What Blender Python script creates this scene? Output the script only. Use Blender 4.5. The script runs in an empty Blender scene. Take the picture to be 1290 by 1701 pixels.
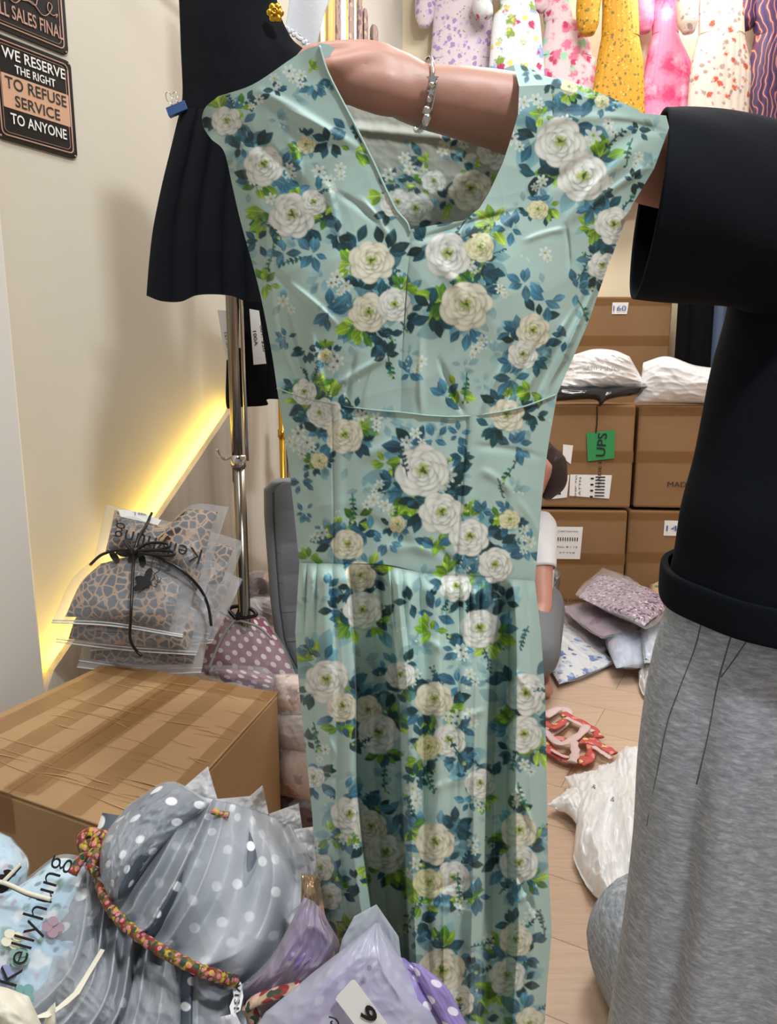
import bpy, bmesh, math, random
import numpy as np
from mathutils import Vector, Matrix

C = bpy.context.scene.collection
SC = bpy.context.scene
rnd = random.Random(7)

# ------------------------------------------------------------------ camera, world, lamps, exposure
F = 1200.0
PITCH = math.radians(10.4)
CAM = np.array([0.0, 0.0, 1.15])
cd = bpy.data.cameras.new('camera'); cam = bpy.data.objects.new('camera', cd); C.objects.link(cam)
cam.location = CAM; cam.rotation_euler = (math.pi/2-PITCH, 0, 0)
cd.sensor_fit = 'VERTICAL'; cd.sensor_height = 24.0; cd.lens = F/1701*24.0; cd.clip_start = 0.02
SC.camera = cam
SC.view_settings.view_transform = 'Standard'
try: SC.view_settings.look = 'None'
except Exception: pass
SC.view_settings.gamma = 1.0; SC.view_settings.use_curve_mapping = False
SC.view_settings.exposure = 0.28
w = bpy.data.worlds.new('world'); SC.world = w; w.use_nodes = True
w.node_tree.nodes['Background'].inputs[0].default_value = (.93, .97, 1, 1)
w.node_tree.nodes['Background'].inputs[1].default_value = 0.27
def area(name, loc, target, size, power, color=(1, .96, .9), sy=None):
    l = bpy.data.lights.new(name, 'AREA'); l.energy = power; l.color = color
    l.shape = 'RECTANGLE' if sy else 'SQUARE'; l.size = size
    if sy: l.size_y = sy
    o = bpy.data.objects.new(name, l); C.objects.link(o); o.location = loc
    d = Vector(target)-Vector(loc); o.rotation_euler = d.to_track_quat('-Z', 'Y').to_euler(); return o
area('ceiling_lamp_light', (.9, -.2, 3.42), (.25, 1.3, .9), .28, 64, (.93, .97, 1))
area('ceiling_lamp_light', (-.35, .75, 3.42), (-.3, 1.0, 0), .6, 14, (.96, .98, 1))
area('ceiling_lamp_light', (.9, 2.6, 3.42), (.9, 2.9, 0), .9, 36, (1, .98, .95))
area('ceiling_lamp_light', (1.6, 4.0, 3.42), (1.4, 4.6, 1.2), .5, 22, (1, .96, .9))

# ------------------------------------------------------------------ pixel <-> world
sp, cp = math.sin(PITCH), math.cos(PITCH)
def ray(px, py):
    x = (np.asarray(px, float)-645)/F; y = -(np.asarray(py, float)-850.5)/F
    return np.stack([x+0*y, y*sp+cp+0*x, y*cp-sp+0*x], -1)
def P(px, py, Y):
    r = ray(px, py); return CAM + r*(np.asarray(Y, float)/r[..., 1])[..., None]
def Pz(px, py, z):
    r = ray(px, py); return CAM + r*((z-CAM[2])/r[..., 2])[..., None]
def hit(px, py, p0, n):
    r = ray(px, py); p0 = np.asarray(p0); n = np.asarray(n)
    return CAM + r*(((p0-CAM)@n)/(r@n))[..., None]
def V(a): return Vector([float(t) for t in a])

# ------------------------------------------------------------------ objects
def tag(o, label=None, cat=None, group=None, kind=None):
    if label: o['label'] = label
    if cat: o['category'] = cat
    if group: o['group'] = group
    if kind: o['kind'] = kind
    return o
def thing(name, label, cat, loc=(0, 0, 0), group=None):
    o = bpy.data.objects.new(name, None); C.objects.link(o); o.location = V(loc)
    o.empty_display_size = .02
    return tag(o, label, cat, group)
def link(name, me, mat=None, parent=None, smooth=True):
    o = bpy.data.objects.new(name, me); C.objects.link(o)
    if mat is not None and not me.materials: me.materials.append(mat)
    if smooth: me.shade_smooth()
    if parent is not None:
        root = Vector((0, 0, 0)); q = parent
        while q is not None: root = root + q.location; q = q.parent
        o.parent = parent; o.location = -root
    return o
def mesh_np(name, co, faces):
    me = bpy.data.meshes.new(name)
    co = np.ascontiguousarray(co, dtype=np.float32).reshape(-1, 3)
    faces = np.ascontiguousarray(faces, dtype=np.int32)
    n, k = faces.shape
    me.vertices.add(len(co)); me.vertices.foreach_set('co', co.ravel())
    me.loops.add(n*k); me.loops.foreach_set('vertex_index', faces.ravel())
    me.polygons.add(n); me.polygons.foreach_set('loop_start', np.arange(0, n*k, k, dtype=np.int32))
    me.update(calc_edges=True); return me
def grid_faces(nu, nv, wrap=False):     # arrays laid out [v][u]
    i = np.arange(nu if wrap else nu-1); j = np.arange(nv-1)
    I, J = np.meshgrid(i, j); I2 = (I+1) % nu
    return np.stack([J*nu+I, (J+1)*nu+I, (J+1)*nu+I2, J*nu+I2], -1).reshape(-1, 4)
def grid(name, co, mat, parent=None, wrap=False, uv=None, col=None, thick=0):
    nv, nu = co.shape[:2]
    me = mesh_np(name, co, grid_faces(nu, nv, wrap))
    if uv is not None:
        l = me.uv_layers.new(name='UVMap'); idx = np.empty(len(me.loops), np.int32)
        me.loops.foreach_get('vertex_index', idx)
        l.data.foreach_set('uv', np.ascontiguousarray(uv.reshape(-1, 2)[idx], dtype=np.float32).ravel())
    if col is not None:
        a = me.color_attributes.new('print', 'FLOAT_COLOR', 'POINT')
        c = np.ones((nu*nv, 4), np.float32); c[:, :3] = col.reshape(-1, 3); a.data.foreach_set('color', c.ravel())
    o = link(name, me, mat, parent)
    if thick:
        m = o.modifiers.new('thickness', 'SOLIDIFY'); m.thickness = thick; m.offset = 0
    return o
def from_bm(name, bm, mat, parent=None, smooth=False, bevel=0):
    bmesh.ops.recalc_face_normals(bm, faces=bm.faces)
    me = bpy.data.meshes.new(name); bm.to_mesh(me); bm.free()
    o = link(name, me, mat, parent, smooth)
    if bevel:
        m = o.modifiers.new('edges', 'BEVEL'); m.width = bevel; m.segments = 2
    return o
def prism(name, pts, off, mat, parent=None, bevel=0):    # polygon (world points) pushed along off
    bm = bmesh.new(); off = V(off)
    a = [bm.verts.new(V(p)) for p in pts]; b = [bm.verts.new(V(p)+off) for p in pts]
    n = len(pts); bm.faces.new(a); bm.faces.new(b[::-1])
    for i in range(n): bm.faces.new([a[i], b[i], b[(i+1) % n], a[(i+1) % n]])
    return from_bm(name, bm, mat, parent, False, bevel)
def box(name, c, s, mat, parent=None, yaw=0, bevel=0, M=None):
    bm = bmesh.new(); bmesh.ops.create_cube(bm, size=1)
    M = M if M is not None else Matrix.Translation(V(c)) @ Matrix.Rotation(yaw, 4, 'Z')
    bmesh.ops.transform(bm, matrix=M @ Matrix.Diagonal((*s, 1)), verts=bm.verts)
    return from_bm(name, bm, mat, parent, False, bevel)
def catmull(pts, n):
    p = np.asarray(pts, float); k = len(p)
    if k < 3: t = np.linspace(0, 1, n)[:, None]; return p[0]*(1-t)+p[-1]*t
    q = np.vstack([2*p[0]-p[1], p, 2*p[-1]-p[-2]]); out = []
    for t in np.linspace(0, k-1-1e-9, n):
        i = int(t); f = t-i; a, b, c, d = q[i:i+4]
        out.append(.5*((2*b)+(c-a)*f+(2*a-5*b+4*c-d)*f*f+(3*b-a-3*c+d)*f**3))
    return np.array(out)
def tube_co(path, rad, ns=12, flat=1.0):
    p = np.asarray(path, float); n = len(p); rad = np.broadcast_to(np.asarray(rad, float), (n,))
    T = np.gradient(p, axis=0); T /= np.linalg.norm(T, axis=1)[:, None]+1e-12
    up = np.array([0, 0, 1.0]) if abs(T[0][2]) < .9 else np.array([0, 1.0, 0]); out = []
    a = np.cross(T[0], up); a /= np.linalg.norm(a)
    for i in range(n):
        a = a-T[i]*(a@T[i]); a /= np.linalg.norm(a)+1e-12; b = np.cross(T[i], a)
        th = np.linspace(0, 2*np.pi, ns, endpoint=False)[:, None]
        out.append(p[i]+rad[i]*(np.cos(th)*a+flat*np.sin(th)*b))
    return np.array(out)
def tube(name, path, rad, mat, parent=None, ns=12, n=None, flat=1.0):
    if n: path = catmull(path, n)
    path = np.asarray(path, float); co = tube_co(path, rad, ns, flat)
    co = np.concatenate([np.repeat(path[:1][:, None], ns, 1), co, np.repeat(path[-1:][:, None], ns, 1)])
    return grid(name, co, mat, parent, wrap=True)
def merge(objs, name):                    # several meshes of ONE part -> one mesh
    bm = bmesh.new(); par = objs[0].parent; mat = objs[0].data.materials[0]; loc = objs[0].location.copy()
    for o in objs: bm.from_mesh(o.data)
    me = bpy.data.meshes.new(name); bm.to_mesh(me); bm.free(); me.materials.append(mat)
    for o in objs: bpy.data.objects.remove(o)
    o = bpy.data.objects.new(name, me); C.objects.link(o); o.parent = par; o.location = loc; me.shade_smooth(); return o
def frame(o, ex, ey):
    ex = V(ex).normalized(); ez = ex.cross(V(ey)).normalized(); ey = ez.cross(ex)
    M = Matrix((ex, ey, ez)).transposed().to_4x4(); M.translation = V(o); return M
def text(body, M, h, mat, parent, name='lettering', sx=1.0, width=None, bold=0, depth=.0006, shear=0, space=1.0):
    cu = bpy.data.curves.new(name, 'FONT'); cu.body = body; cu.align_x = 'CENTER'; cu.align_y = 'CENTER'
    cu.size = 1; cu.offset = bold; cu.extrude = 0.0; cu.shear = shear; cu.space_character = space; cu.resolution_u = 3
    t = bpy.data.objects.new('t', cu); C.objects.link(t)
    dg = bpy.context.evaluated_depsgraph_get(); dg.update()
    me = bpy.data.meshes.new_from_object(t.evaluated_get(dg)); bpy.data.objects.remove(t)
    n = len(me.vertices); co = np.empty(n*3, np.float32); me.vertices.foreach_get('co', co); co = co.reshape(-1, 3)
    lo, hi = co.min(0), co.max(0); co[:, :2] -= (lo[:2]+hi[:2])/2
    k = h/.72; co[:, 1] *= k
    co[:, 0] *= (width/(hi[0]-lo[0])) if width else k*sx
    co[:, 2] = 0; A = np.array(M)
    co = co@A[:3, :3].T+A[:3, 3]+A[:3, 2]*depth
    me.vertices.foreach_set('co', co.astype(np.float32).ravel()); me.update(); me.materials.clear()
    return link(name, me, mat, parent, False)

# cheap smooth noise for wrinkles
def waves(seed, n=6, f0=1.0, f1=6.0):
    r = np.random.RandomState(int(seed)); a = r.uniform(0, 2*np.pi, n); f = f0*(f1/f0)**r.uniform(0, 1, n)
    return a, f, r.uniform(0, 6.28, n)
def wrinkle(u, v, seed, n=7, f0=2., f1=9., ridge=True):
    a, f, p = waves(seed, n, f0, f1); out = 0*u
    w1 = np.sin(u*f[0]*1.7+v*f[1]+p[0]); w2 = np.cos(v*f[2]*1.3-u*f[3]+p[1])
    for i in range(n):
        s = np.sin((u*np.cos(a[i])+v*np.sin(a[i]))*f[i]*2+p[i]+1.2*w1*np.sin(p[i])+1.1*w2)
        out = out+((1-np.abs(s))**2 if ridge else s)*(f0/f[i])**.6
    return out/n*2
def sm(a, b, x):
    t = np.clip((x-a)/(b-a+1e-12), 0, 1); return t*t*(3-2*t)

# ------------------------------------------------------------------ materials
def lin(c):
    c = np.asarray(c, float); return np.where(c <= .04045, c/12.92, ((c+.055)/1.055)**2.4)
def rgb(h): return lin([int(h[i:i+2], 16)/255 for i in (0, 2, 4)])
class NT:
    def __init__(s, name):
        s.m = bpy.data.materials.new(name); s.m.use_nodes = True; s.t = s.m.node_tree
        s.b = s.t.nodes['Principled BSDF']
    def n(s, typ, **kw):
        nd = s.t.nodes.new(typ)
        for k, v in kw.items():
            if k in nd.inputs: nd.inputs[k].default_value = v
            else: setattr(nd, k, v)
        return nd
    def l(s, a, b): s.t.links.new(a, b)
    def uv(s, scale=(1, 1, 1), src='Object', rot=0):
        tc = s.n('ShaderNodeTexCoord'); mp = s.n('ShaderNodeMapping'); mp.inputs['Scale'].default_value = scale
        mp.inputs['Rotation'].default_value = (0, 0, rot)
        s.l(tc.outputs[src], mp.inputs['Vector']); return mp.outputs[0]
    def noise(s, vec, scale, detail=3, rough=.5, dist=0):
        nd = s.n('ShaderNodeTexNoise'); nd.inputs['Scale'].default_value = scale; nd.inputs['Detail'].default_value = detail
        nd.inputs['Roughness'].default_value = rough; nd.inputs['Distortion'].default_value = dist
        if vec is not None: s.l(vec, nd.inputs['Vector'])
        return nd.outputs['Fac']
    def ramp(s, fac, stops, interp='LINEAR'):
        r = s.n('ShaderNodeValToRGB'); r.color_ramp.interpolation = interp
        while len(r.color_ramp.elements) < len(stops): r.color_ramp.elements.new(.5)
        for e, (p, c) in zip(r.color_ramp.elements, stops):
            e.position = p; e.color = (*c, 1) if len(c) == 3 else c
        s.l(fac, r.inputs[0]); return r.outputs[0]
    def mix(s, fac, a, b, mode='MIX'):
        m = s.n('ShaderNodeMix', data_type='RGBA', blend_type=mode)
        for sock, v in ((m.inputs[0], fac), (m.inputs[6], a), (m.inputs[7], b)):
            if isinstance(v, bpy.types.NodeSocket): s.l(v, sock)
            elif isinstance(v, (int, float)): sock.default_value = v
            else: sock.default_value = (*v, 1)
        return m.outputs[2]
    def math(s, op, a, b=0.0, c=None):
        m = s.n('ShaderNodeMath', operation=op)
        for i, v in enumerate((a, b) if c is None else (a, b, c)):
            if isinstance(v, bpy.types.NodeSocket): s.l(v, m.inputs[i])
            else: m.inputs[i].default_value = v
        return m.outputs[0]
    def bump(s, h, strength=.3, dist=.01):
        b = s.n('ShaderNodeBump'); b.inputs['Strength'].default_value = strength; b.inputs['Distance'].default_value = dist
        s.l(h, b.inputs['Height']); s.l(b.outputs[0], s.b.inputs['Normal']); return b
    def set(s, col=None, rough=None, metal=None, **kw):
        if col is not None:
            if isinstance(col, bpy.types.NodeSocket): s.l(col, s.b.inputs['Base Color'])
            else: s.b.inputs['Base Color'].default_value = (*col, 1)
        if rough is not None: s.b.inputs['Roughness'].default_value = rough
        if metal is not None: s.b.inputs['Metallic'].default_value = metal
        for k, v in kw.items(): s.b.inputs[k.replace('_', ' ')].default_value = v
        return s.m
def plain(name, hexc, rough=.6, metal=0, bump=0, bs=80, var=.0, **kw):
    t = NT(name); c = rgb(hexc); v = t.uv()
    if var: col = t.mix(t.noise(v, bs*.25, 3), c*(1-var), np.minimum(c*(1+var), 1))
    else: col = c
    if bump: t.bump(t.noise(v, bs, 4), bump, .004)
    return t.set(col, rough, metal, **kw)
def fabric(name, base, spots, rough=.7, src='Object', soft=.03, scale=1, alt=None, coat=0):
    # base colour + layers of distorted voronoi spots: (scale, radius, colour, seed)
    t = NT(name); v = t.uv((scale,)*3, src); col = rgb(base)
    if alt: col = t.mix(t.ramp(t.noise(v, 9, 2), [(.4, (0,)*3), (.6, (1,)*3)]), rgb(base), rgb(alt))
    dn = t.n('ShaderNodeTexNoise'); dn.inputs['Scale'].default_value = 60; t.l(v, dn.inputs['Vector'])
    for (s, r, c, sd) in spots:
        off = t.n('ShaderNodeVectorMath', operation='ADD'); t.l(v, off.inputs[0]); off.inputs[1].default_value = (sd*3.7, sd*1.3, sd*2.1)
        d2 = t.n('ShaderNodeVectorMath', operation='MULTIPLY_ADD'); t.l(dn.outputs['Color'], d2.inputs[0])
        d2.inputs[1].default_value = (.5/s,)*3; t.l(off.outputs[0], d2.inputs[2])
        vo = t.n('ShaderNodeTexVoronoi'); vo.inputs['Scale'].default_value = s; t.l(d2.outputs[0], vo.inputs['Vector'])
        f = t.ramp(vo.outputs['Distance'], [(max(r-soft, 0), (1, 1, 1)), (r+soft, (0, 0, 0))])
        col = t.mix(f, col, rgb(c))
    t.bump(t.noise(v, 400, 2), .15, .001)
    return t.set(col, rough, Coat_Weight=coat, Coat_Roughness=.25)
def dots(name, base, dot, size, r=.3, var='000000', rough=.55, coat=0, src='UV', rn=.12):
    t = NT(name); v = t.uv((1/size,)*3, src, .785)
    vo = t.n('ShaderNodeTexVoronoi', voronoi_dimensions='2D'); vo.inputs['Randomness'].default_value = rn; vo.inputs['Scale'].default_value = 1
    t.l(v, vo.inputs['Vector'])
    f = t.ramp(vo.outputs['Distance'], [(r, (1, 1, 1)), (r+.05, (0, 0, 0))])
    b = t.mix(t.noise(v, .35, 3), rgb(base), rgb(var) if var != '000000' else rgb(base)*.8)
    return t.set(t.mix(f, b, rgb(dot)), rough, Coat_Weight=coat)
def film(name, tint='eef1f5', alpha=.4, rough=.3, glints=0, bs=60):
    t = NT(name); v = t.uv(); c = rgb(tint)
    t.bump(t.noise(v, bs if glints else 16, 2 if not glints else 3, .4, 1.0), .14 if not glints else .9, .004 if not glints else .006)
    a = t.ramp(t.noise(v, 8, 2), [(.3, (alpha*.8,)*3), (.7, (min(1, alpha*1.25),)*3)])
    t.l(a, t.b.inputs['Alpha'])
    return t.set(c, rough, Specular_IOR_Level=.6)
m_wall = NT('cream_plaster'); _v = m_wall.uv()
m_wall.bump(m_wall.noise(_v, 22, 5), .12, .006)
m_wall = m_wall.set(m_wall.mix(m_wall.noise(_v, 2.2, 4), rgb('c0b9aa'), rgb('cbc5b7')), .75)
m_wallb = plain('warm_cream_paint', 'e3d6ba', .8, var=.02, bs=10)
m_pillar = plain('pale_paint', 'd5d2cb', .6, bump=.1, bs=30)
t = NT('pale_grained_board'); v = t.uv((16, 16, .9))
m_board = t.set(t.ramp(t.noise(v, 1.3, 3, .5), [(.3, rgb('aaa297')), (.5, rgb('c3bbb0')), (.7, rgb('cfc8bd'))]), .55)
t = NT('light_oak_plank_floor'); v = t.uv((1, 1, 1), 'Object', .5)
br = t.n('ShaderNodeTexBrick'); t.l(v, br.inputs['Vector']); br.inputs['Scale'].default_value = 1
br.inputs['Brick Width'].default_value = .95; br.inputs['Row Height'].default_value = .19; br.inputs['Mortar Size'].default_value = .0014
br.inputs['Color1'].default_value = (*rgb('cdb097'), 1); br.inputs['Color2'].default_value = (*rgb('d3b8a0'), 1); br.inputs['Mortar'].default_value = (*rgb('a08567'), 1)
v2 = t.uv((3, 60, 3), 'Object', .5)
g = t.ramp(t.noise(v2, 1.4, 5, .6, .6), [(.3, (.80,)*3), (.7, (1.0,)*3)])
m_floor = t.set(t.mix(1.0, br.outputs['Color'], g, 'MULTIPLY'), .42)
def cardboard(name, h1, h2):
    t = NT(name); v = t.uv((3, 3, 3)); v2 = t.uv((6, 6, 160))
    c = t.mix(t.noise(v, 1.6, 4), rgb(h1), rgb(h2)); c = t.mix(t.math('MULTIPLY', t.noise(v2, 1, 2), .22), c, rgb(h1)*.6)
    t.bump(t.noise(t.uv((5, 140, 5)), 1, 3), .18, .004); return t.set(c, .72)
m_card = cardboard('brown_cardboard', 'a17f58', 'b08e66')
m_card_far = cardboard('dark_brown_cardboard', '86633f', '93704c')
m_tape = NT('clear_packing_tape'); _v = m_tape.uv()
m_tape.bump(m_tape.noise(m_tape.uv((4, 60, 4)), 1, 4, .6, 1.2), .5, .004)
m_tape.b.inputs['Alpha'].default_value = .32; m_tape = m_tape.set(rgb('94693a'), .16)
m_crease = plain('tape_crease_glint', 'c9a478', .12)  # paler than the tape: glints on its creases put into the colour
m_label = plain('white_paper', 'e6e4e2', .5)
m_ink = plain('black_ink', '17181b', .5)
m_bluink = plain('blue_ink', '3e5f9c', .5)
m_chrome = plain('chrome', 'c9c6c2', .16, 1.0)
m_gold = plain('brushed_gold', 'd7a83a', .28, 1.0, bump=.1, bs=60)
m_silver = plain('silver', 'd9d7d4', .2, 1.0)
m_black = plain('black_woven_cloth', '07080d', .92, bump=.1, bs=300, Specular_IOR_Level=.15)
m_blackd = plain('blue_black_woven_cloth', '0a0d14', .9, bump=.08, bs=300, Specular_IOR_Level=.2)
m_tee = plain('black_cotton', '10141b', .92, bump=.15, bs=220, Specular_IOR_Level=.15)
t = NT('skin'); v = t.uv()
m_skin = t.set(t.mix(t.ramp(t.noise(v, 14, 4), [(.35, (0,)*3), (.65, (1,)*3)]), rgb('bb8b7b'), rgb('c28a79')), .48, Subsurface_Weight=.0)
t.bump(t.noise(v, 260, 3), .12, .001)
t = NT('heather_grey_jersey'); v = t.uv((1, 1, 3.5))
m_heather = t.set(t.ramp(t.noise(v, 62, 5, .7, .4), [(.3, rgb('868b94')), (.5, rgb('a4a9b3')), (.72, rgb('ced3dc'))]), .85)
t.bump(t.noise(v, 300, 2), .15, .001)
t = NT('blue_heather_jersey'); v = t.uv((1, 1, 3.5), 'Object', .6)
m_heather2 = t.set(t.ramp(t.noise(v, 60, 5, .65, .4), [(.3, rgb('76818c')), (.5, rgb('98a3ae')), (.72, rgb('c6cdd3'))]), .85)
m_velvet = plain('grey_velvet', '6e7277', .7, bump=.12, bs=40, var=.06, Sheen_Weight=.25)
m_hair = plain('dark_brown_hair', '2a1a19', .45, bump=.4, bs=120)
m_white_cloth = plain('white_cotton', 'dfe0e4', .85, bump=.1, bs=200)
m_cord_black = plain('glossy_black_cord', '0b0b0d', .3)
m_cream = plain('cream_fabric', 'ded9c9', .7, bump=.15, bs=60)
m_film = film('frosted_film', 'ccd0d7', .25)
m_filmb = film('milky_blue_film', 'cfd5de', .32)
_r = [n for n in m_filmb.node_tree.nodes if n.type == 'VALTORGB'][0]; _r.color_ramp.elements[0].color = (.20, .20, .20, 1); _r.color_ramp.elements[1].color = (.52, .52, .52, 1)
m_film_hi = film('milky_film', 'e4e6ea', .72)
m_film_gl = film('crinkled_clear_film', 'f2f2f2', .20, .12, 1, 55)
m_white_bag = film('white_poly_bag', 'e9e7e8', .86, .28, 1, 35)
m_print_k = plain('black_bag_print', '101112', .4)
t = NT('leopard_print'); v = t.uv()
dn = t.n('ShaderNodeTexNoise'); dn.inputs['Scale'].default_value = 40; t.l(v, dn.inputs['Vector'])
d2 = t.n('ShaderNodeVectorMath', operation='MULTIPLY_ADD'); t.l(dn.outputs['Color'], d2.inputs[0]); d2.inputs[1].default_value = (.012,)*3; t.l(v, d2.inputs[2])
vo = t.n('ShaderNodeTexVoronoi', feature='DISTANCE_TO_EDGE'); vo.inputs['Scale'].default_value = 48; t.l(d2.outputs[0], vo.inputs['Vector'])
f = t.ramp(vo.outputs['Distance'], [(.06, (1, 1, 1)), (.12, (0, 0, 0))])
m_leo = t.set(t.mix(f, t.mix(t.noise(v, 20, 2), rgb('12151c'), rgb('2a2f3a')), rgb('ad8860')), .6)

# ------------------------------------------------------------------ the setting
BY = 4.3                                                    # back wall
P0 = P(120, 180, 1.8); WD = np.array([math.sin(math.radians(33)), math.cos(math.radians(33)), 0]); WN = np.array([WD[1], -WD[0], 0])
def wall(px, py, off=0.0): return hit(px, py, P0+WN*off, WN)
def struct(o): o['kind'] = 'structure'; return o
struct(box('floor', (.9, 1.4, -.05), (6.6, 7.0, .1), m_floor))
struct(box('ceiling', (.9, 1.4, 3.55), (6.6, 7.0, .1), m_wallb))
a0 = P0+WD*-2.4; a0[2] = 0; a1 = P0+WD*.79; a1[2] = 0
def upright(name, a, b, n, mat, h=3.5, th=.06, z=0):
    a = np.array([a[0], a[1], z]); b = np.array([b[0], b[1], z]); n = np.asarray(n, float)
    return struct(prism(name, [a, b, b+[0, 0, h-z], a+[0, 0, h-z]], -n*th, mat))
upright('wall_left', a0, a1, WN, m_wall)
c1 = P(668, 100, BY); c0 = P(535, 100, 3.35)
dd = (c1-c0); dd[2] = 0; dd /= np.linalg.norm(dd)
upright('wall_far_left', c0-dd*1.05, c1, [dd[1], -dd[0], 0], m_pillar)
upright('wall_back', c1-np.array([.0, 0, 0]), [4.2, BY, 0], [0, -1, 0], m_wallb)
upright('wall_right', [4.1, BY, 0], [4.1, -2.1, 0], [-1, 0, 0], m_wallb)
struct(box('baseboard_back', ((c1[0]+4.1)/2, BY-.012, .05), (4.1-c1[0], .02, .1), m_pillar))
# pillar at the near end of the left wall
q = wall(30, 880); q[2] = 0
struct(prism('trim_1', [q-WD*1.0, q, q+WN*.05, q-WD*1.0+WN*.05], (0, 0, 3.5), m_pillar, bevel=.006))
# raised board panel with sloping top edge and the light strip behind it
edge = [(60, 1200), (90, 1112), (270, 852), (383, 684), (397, 640)]
pts = [wall(x, y, .05) for x, y in edge]
top_r = pts[-1]+WD*.30; low_r = np.array([top_r[0], top_r[1], 0]); low_l = np.array([pts[0][0], pts[0][1], 0])
struct(prism('wall_low_panel', pts+[top_r, low_r, low_l], -WN*.022, m_board))
t = NT('yellow_light_strip'); t.b.inputs['Emission Color'].default_value = (1, .72, .07, 1); t.b.inputs['Emission Strength'].default_value = 2.2
m_led = t.set(rgb('f5d860'), .5)
t = NT('white_light_tube'); t.b.inputs['Emission Color'].default_value = (1, .95, .82, 1); t.b.inputs['Emission Strength'].default_value = 5.0
m_tubel = t.set(rgb('ffffff'), .5)
strip = thing('light_strip', 'yellow glowing strip along the sloping edge of the pale board panel', 'light strip', pts[1])
for (A, B) in (((383, 684), (90, 1112)),):
    p = wall(*A, .012); r = wall(*B, .012)
    up = np.cross(r-p, WN); up /= np.linalg.norm(up)
    if up[2] < 0: up = -up
    prism('diffuser', [p+up*.0005, r+up*.0005, r-up*.016, p-up*.016], WN*.012, m_led, strip)
    l = bpy.data.lights.new('light_strip_glow', 'AREA'); l.shape = 'RECTANGLE'; l.size = float(np.linalg.norm(r-p)); l.size_y = .012
    l.energy = 1.7; l.color = (1, .68, .10)
    o = bpy.data.objects.new('light_strip_glow', l); C.objects.link(o); o.location = V((p+r)/2+up*.006+WN*.012)
    xx = V(r-p).normalized(); zz = -(V(up)-V(WN)*.35).normalized(); yy = zz.cross(xx).normalized(); zz = xx.cross(yy)
    Mx = Matrix((xx, yy, zz)).transposed().to_4x4(); Mx.translation = o.location; o.matrix_world = Mx
# ceiling lamps (their light comes from the area lamps just below)
t = NT('lamp_panel'); t.b.inputs['Emission Color'].default_value = (1, .97, .92, 1); t.b.inputs['Emission Strength'].default_value = 2
m_panel = t.set(rgb('ffffff'), .5)
for (x, y, s, wl) in ((.9, -.2, .5, 'behind the photographer'), (-.35, .75, .6, 'above the cartons'), (.9, 2.6, .9, 'in the middle of the room'), (1.6, 4.0, .5, 'nearest the back wall')):
    r = thing('ceiling_lamp', 'square flat ceiling lamp '+wl, 'lamp', (x, y, 3.5), 'ceiling lamps')
    box('frame', (x, y, 3.485), (s+.06, s+.06, .03), m_pillar, r); box('diffuser', (x, y, 3.466), (s, s, .008), m_panel, r)

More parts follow.
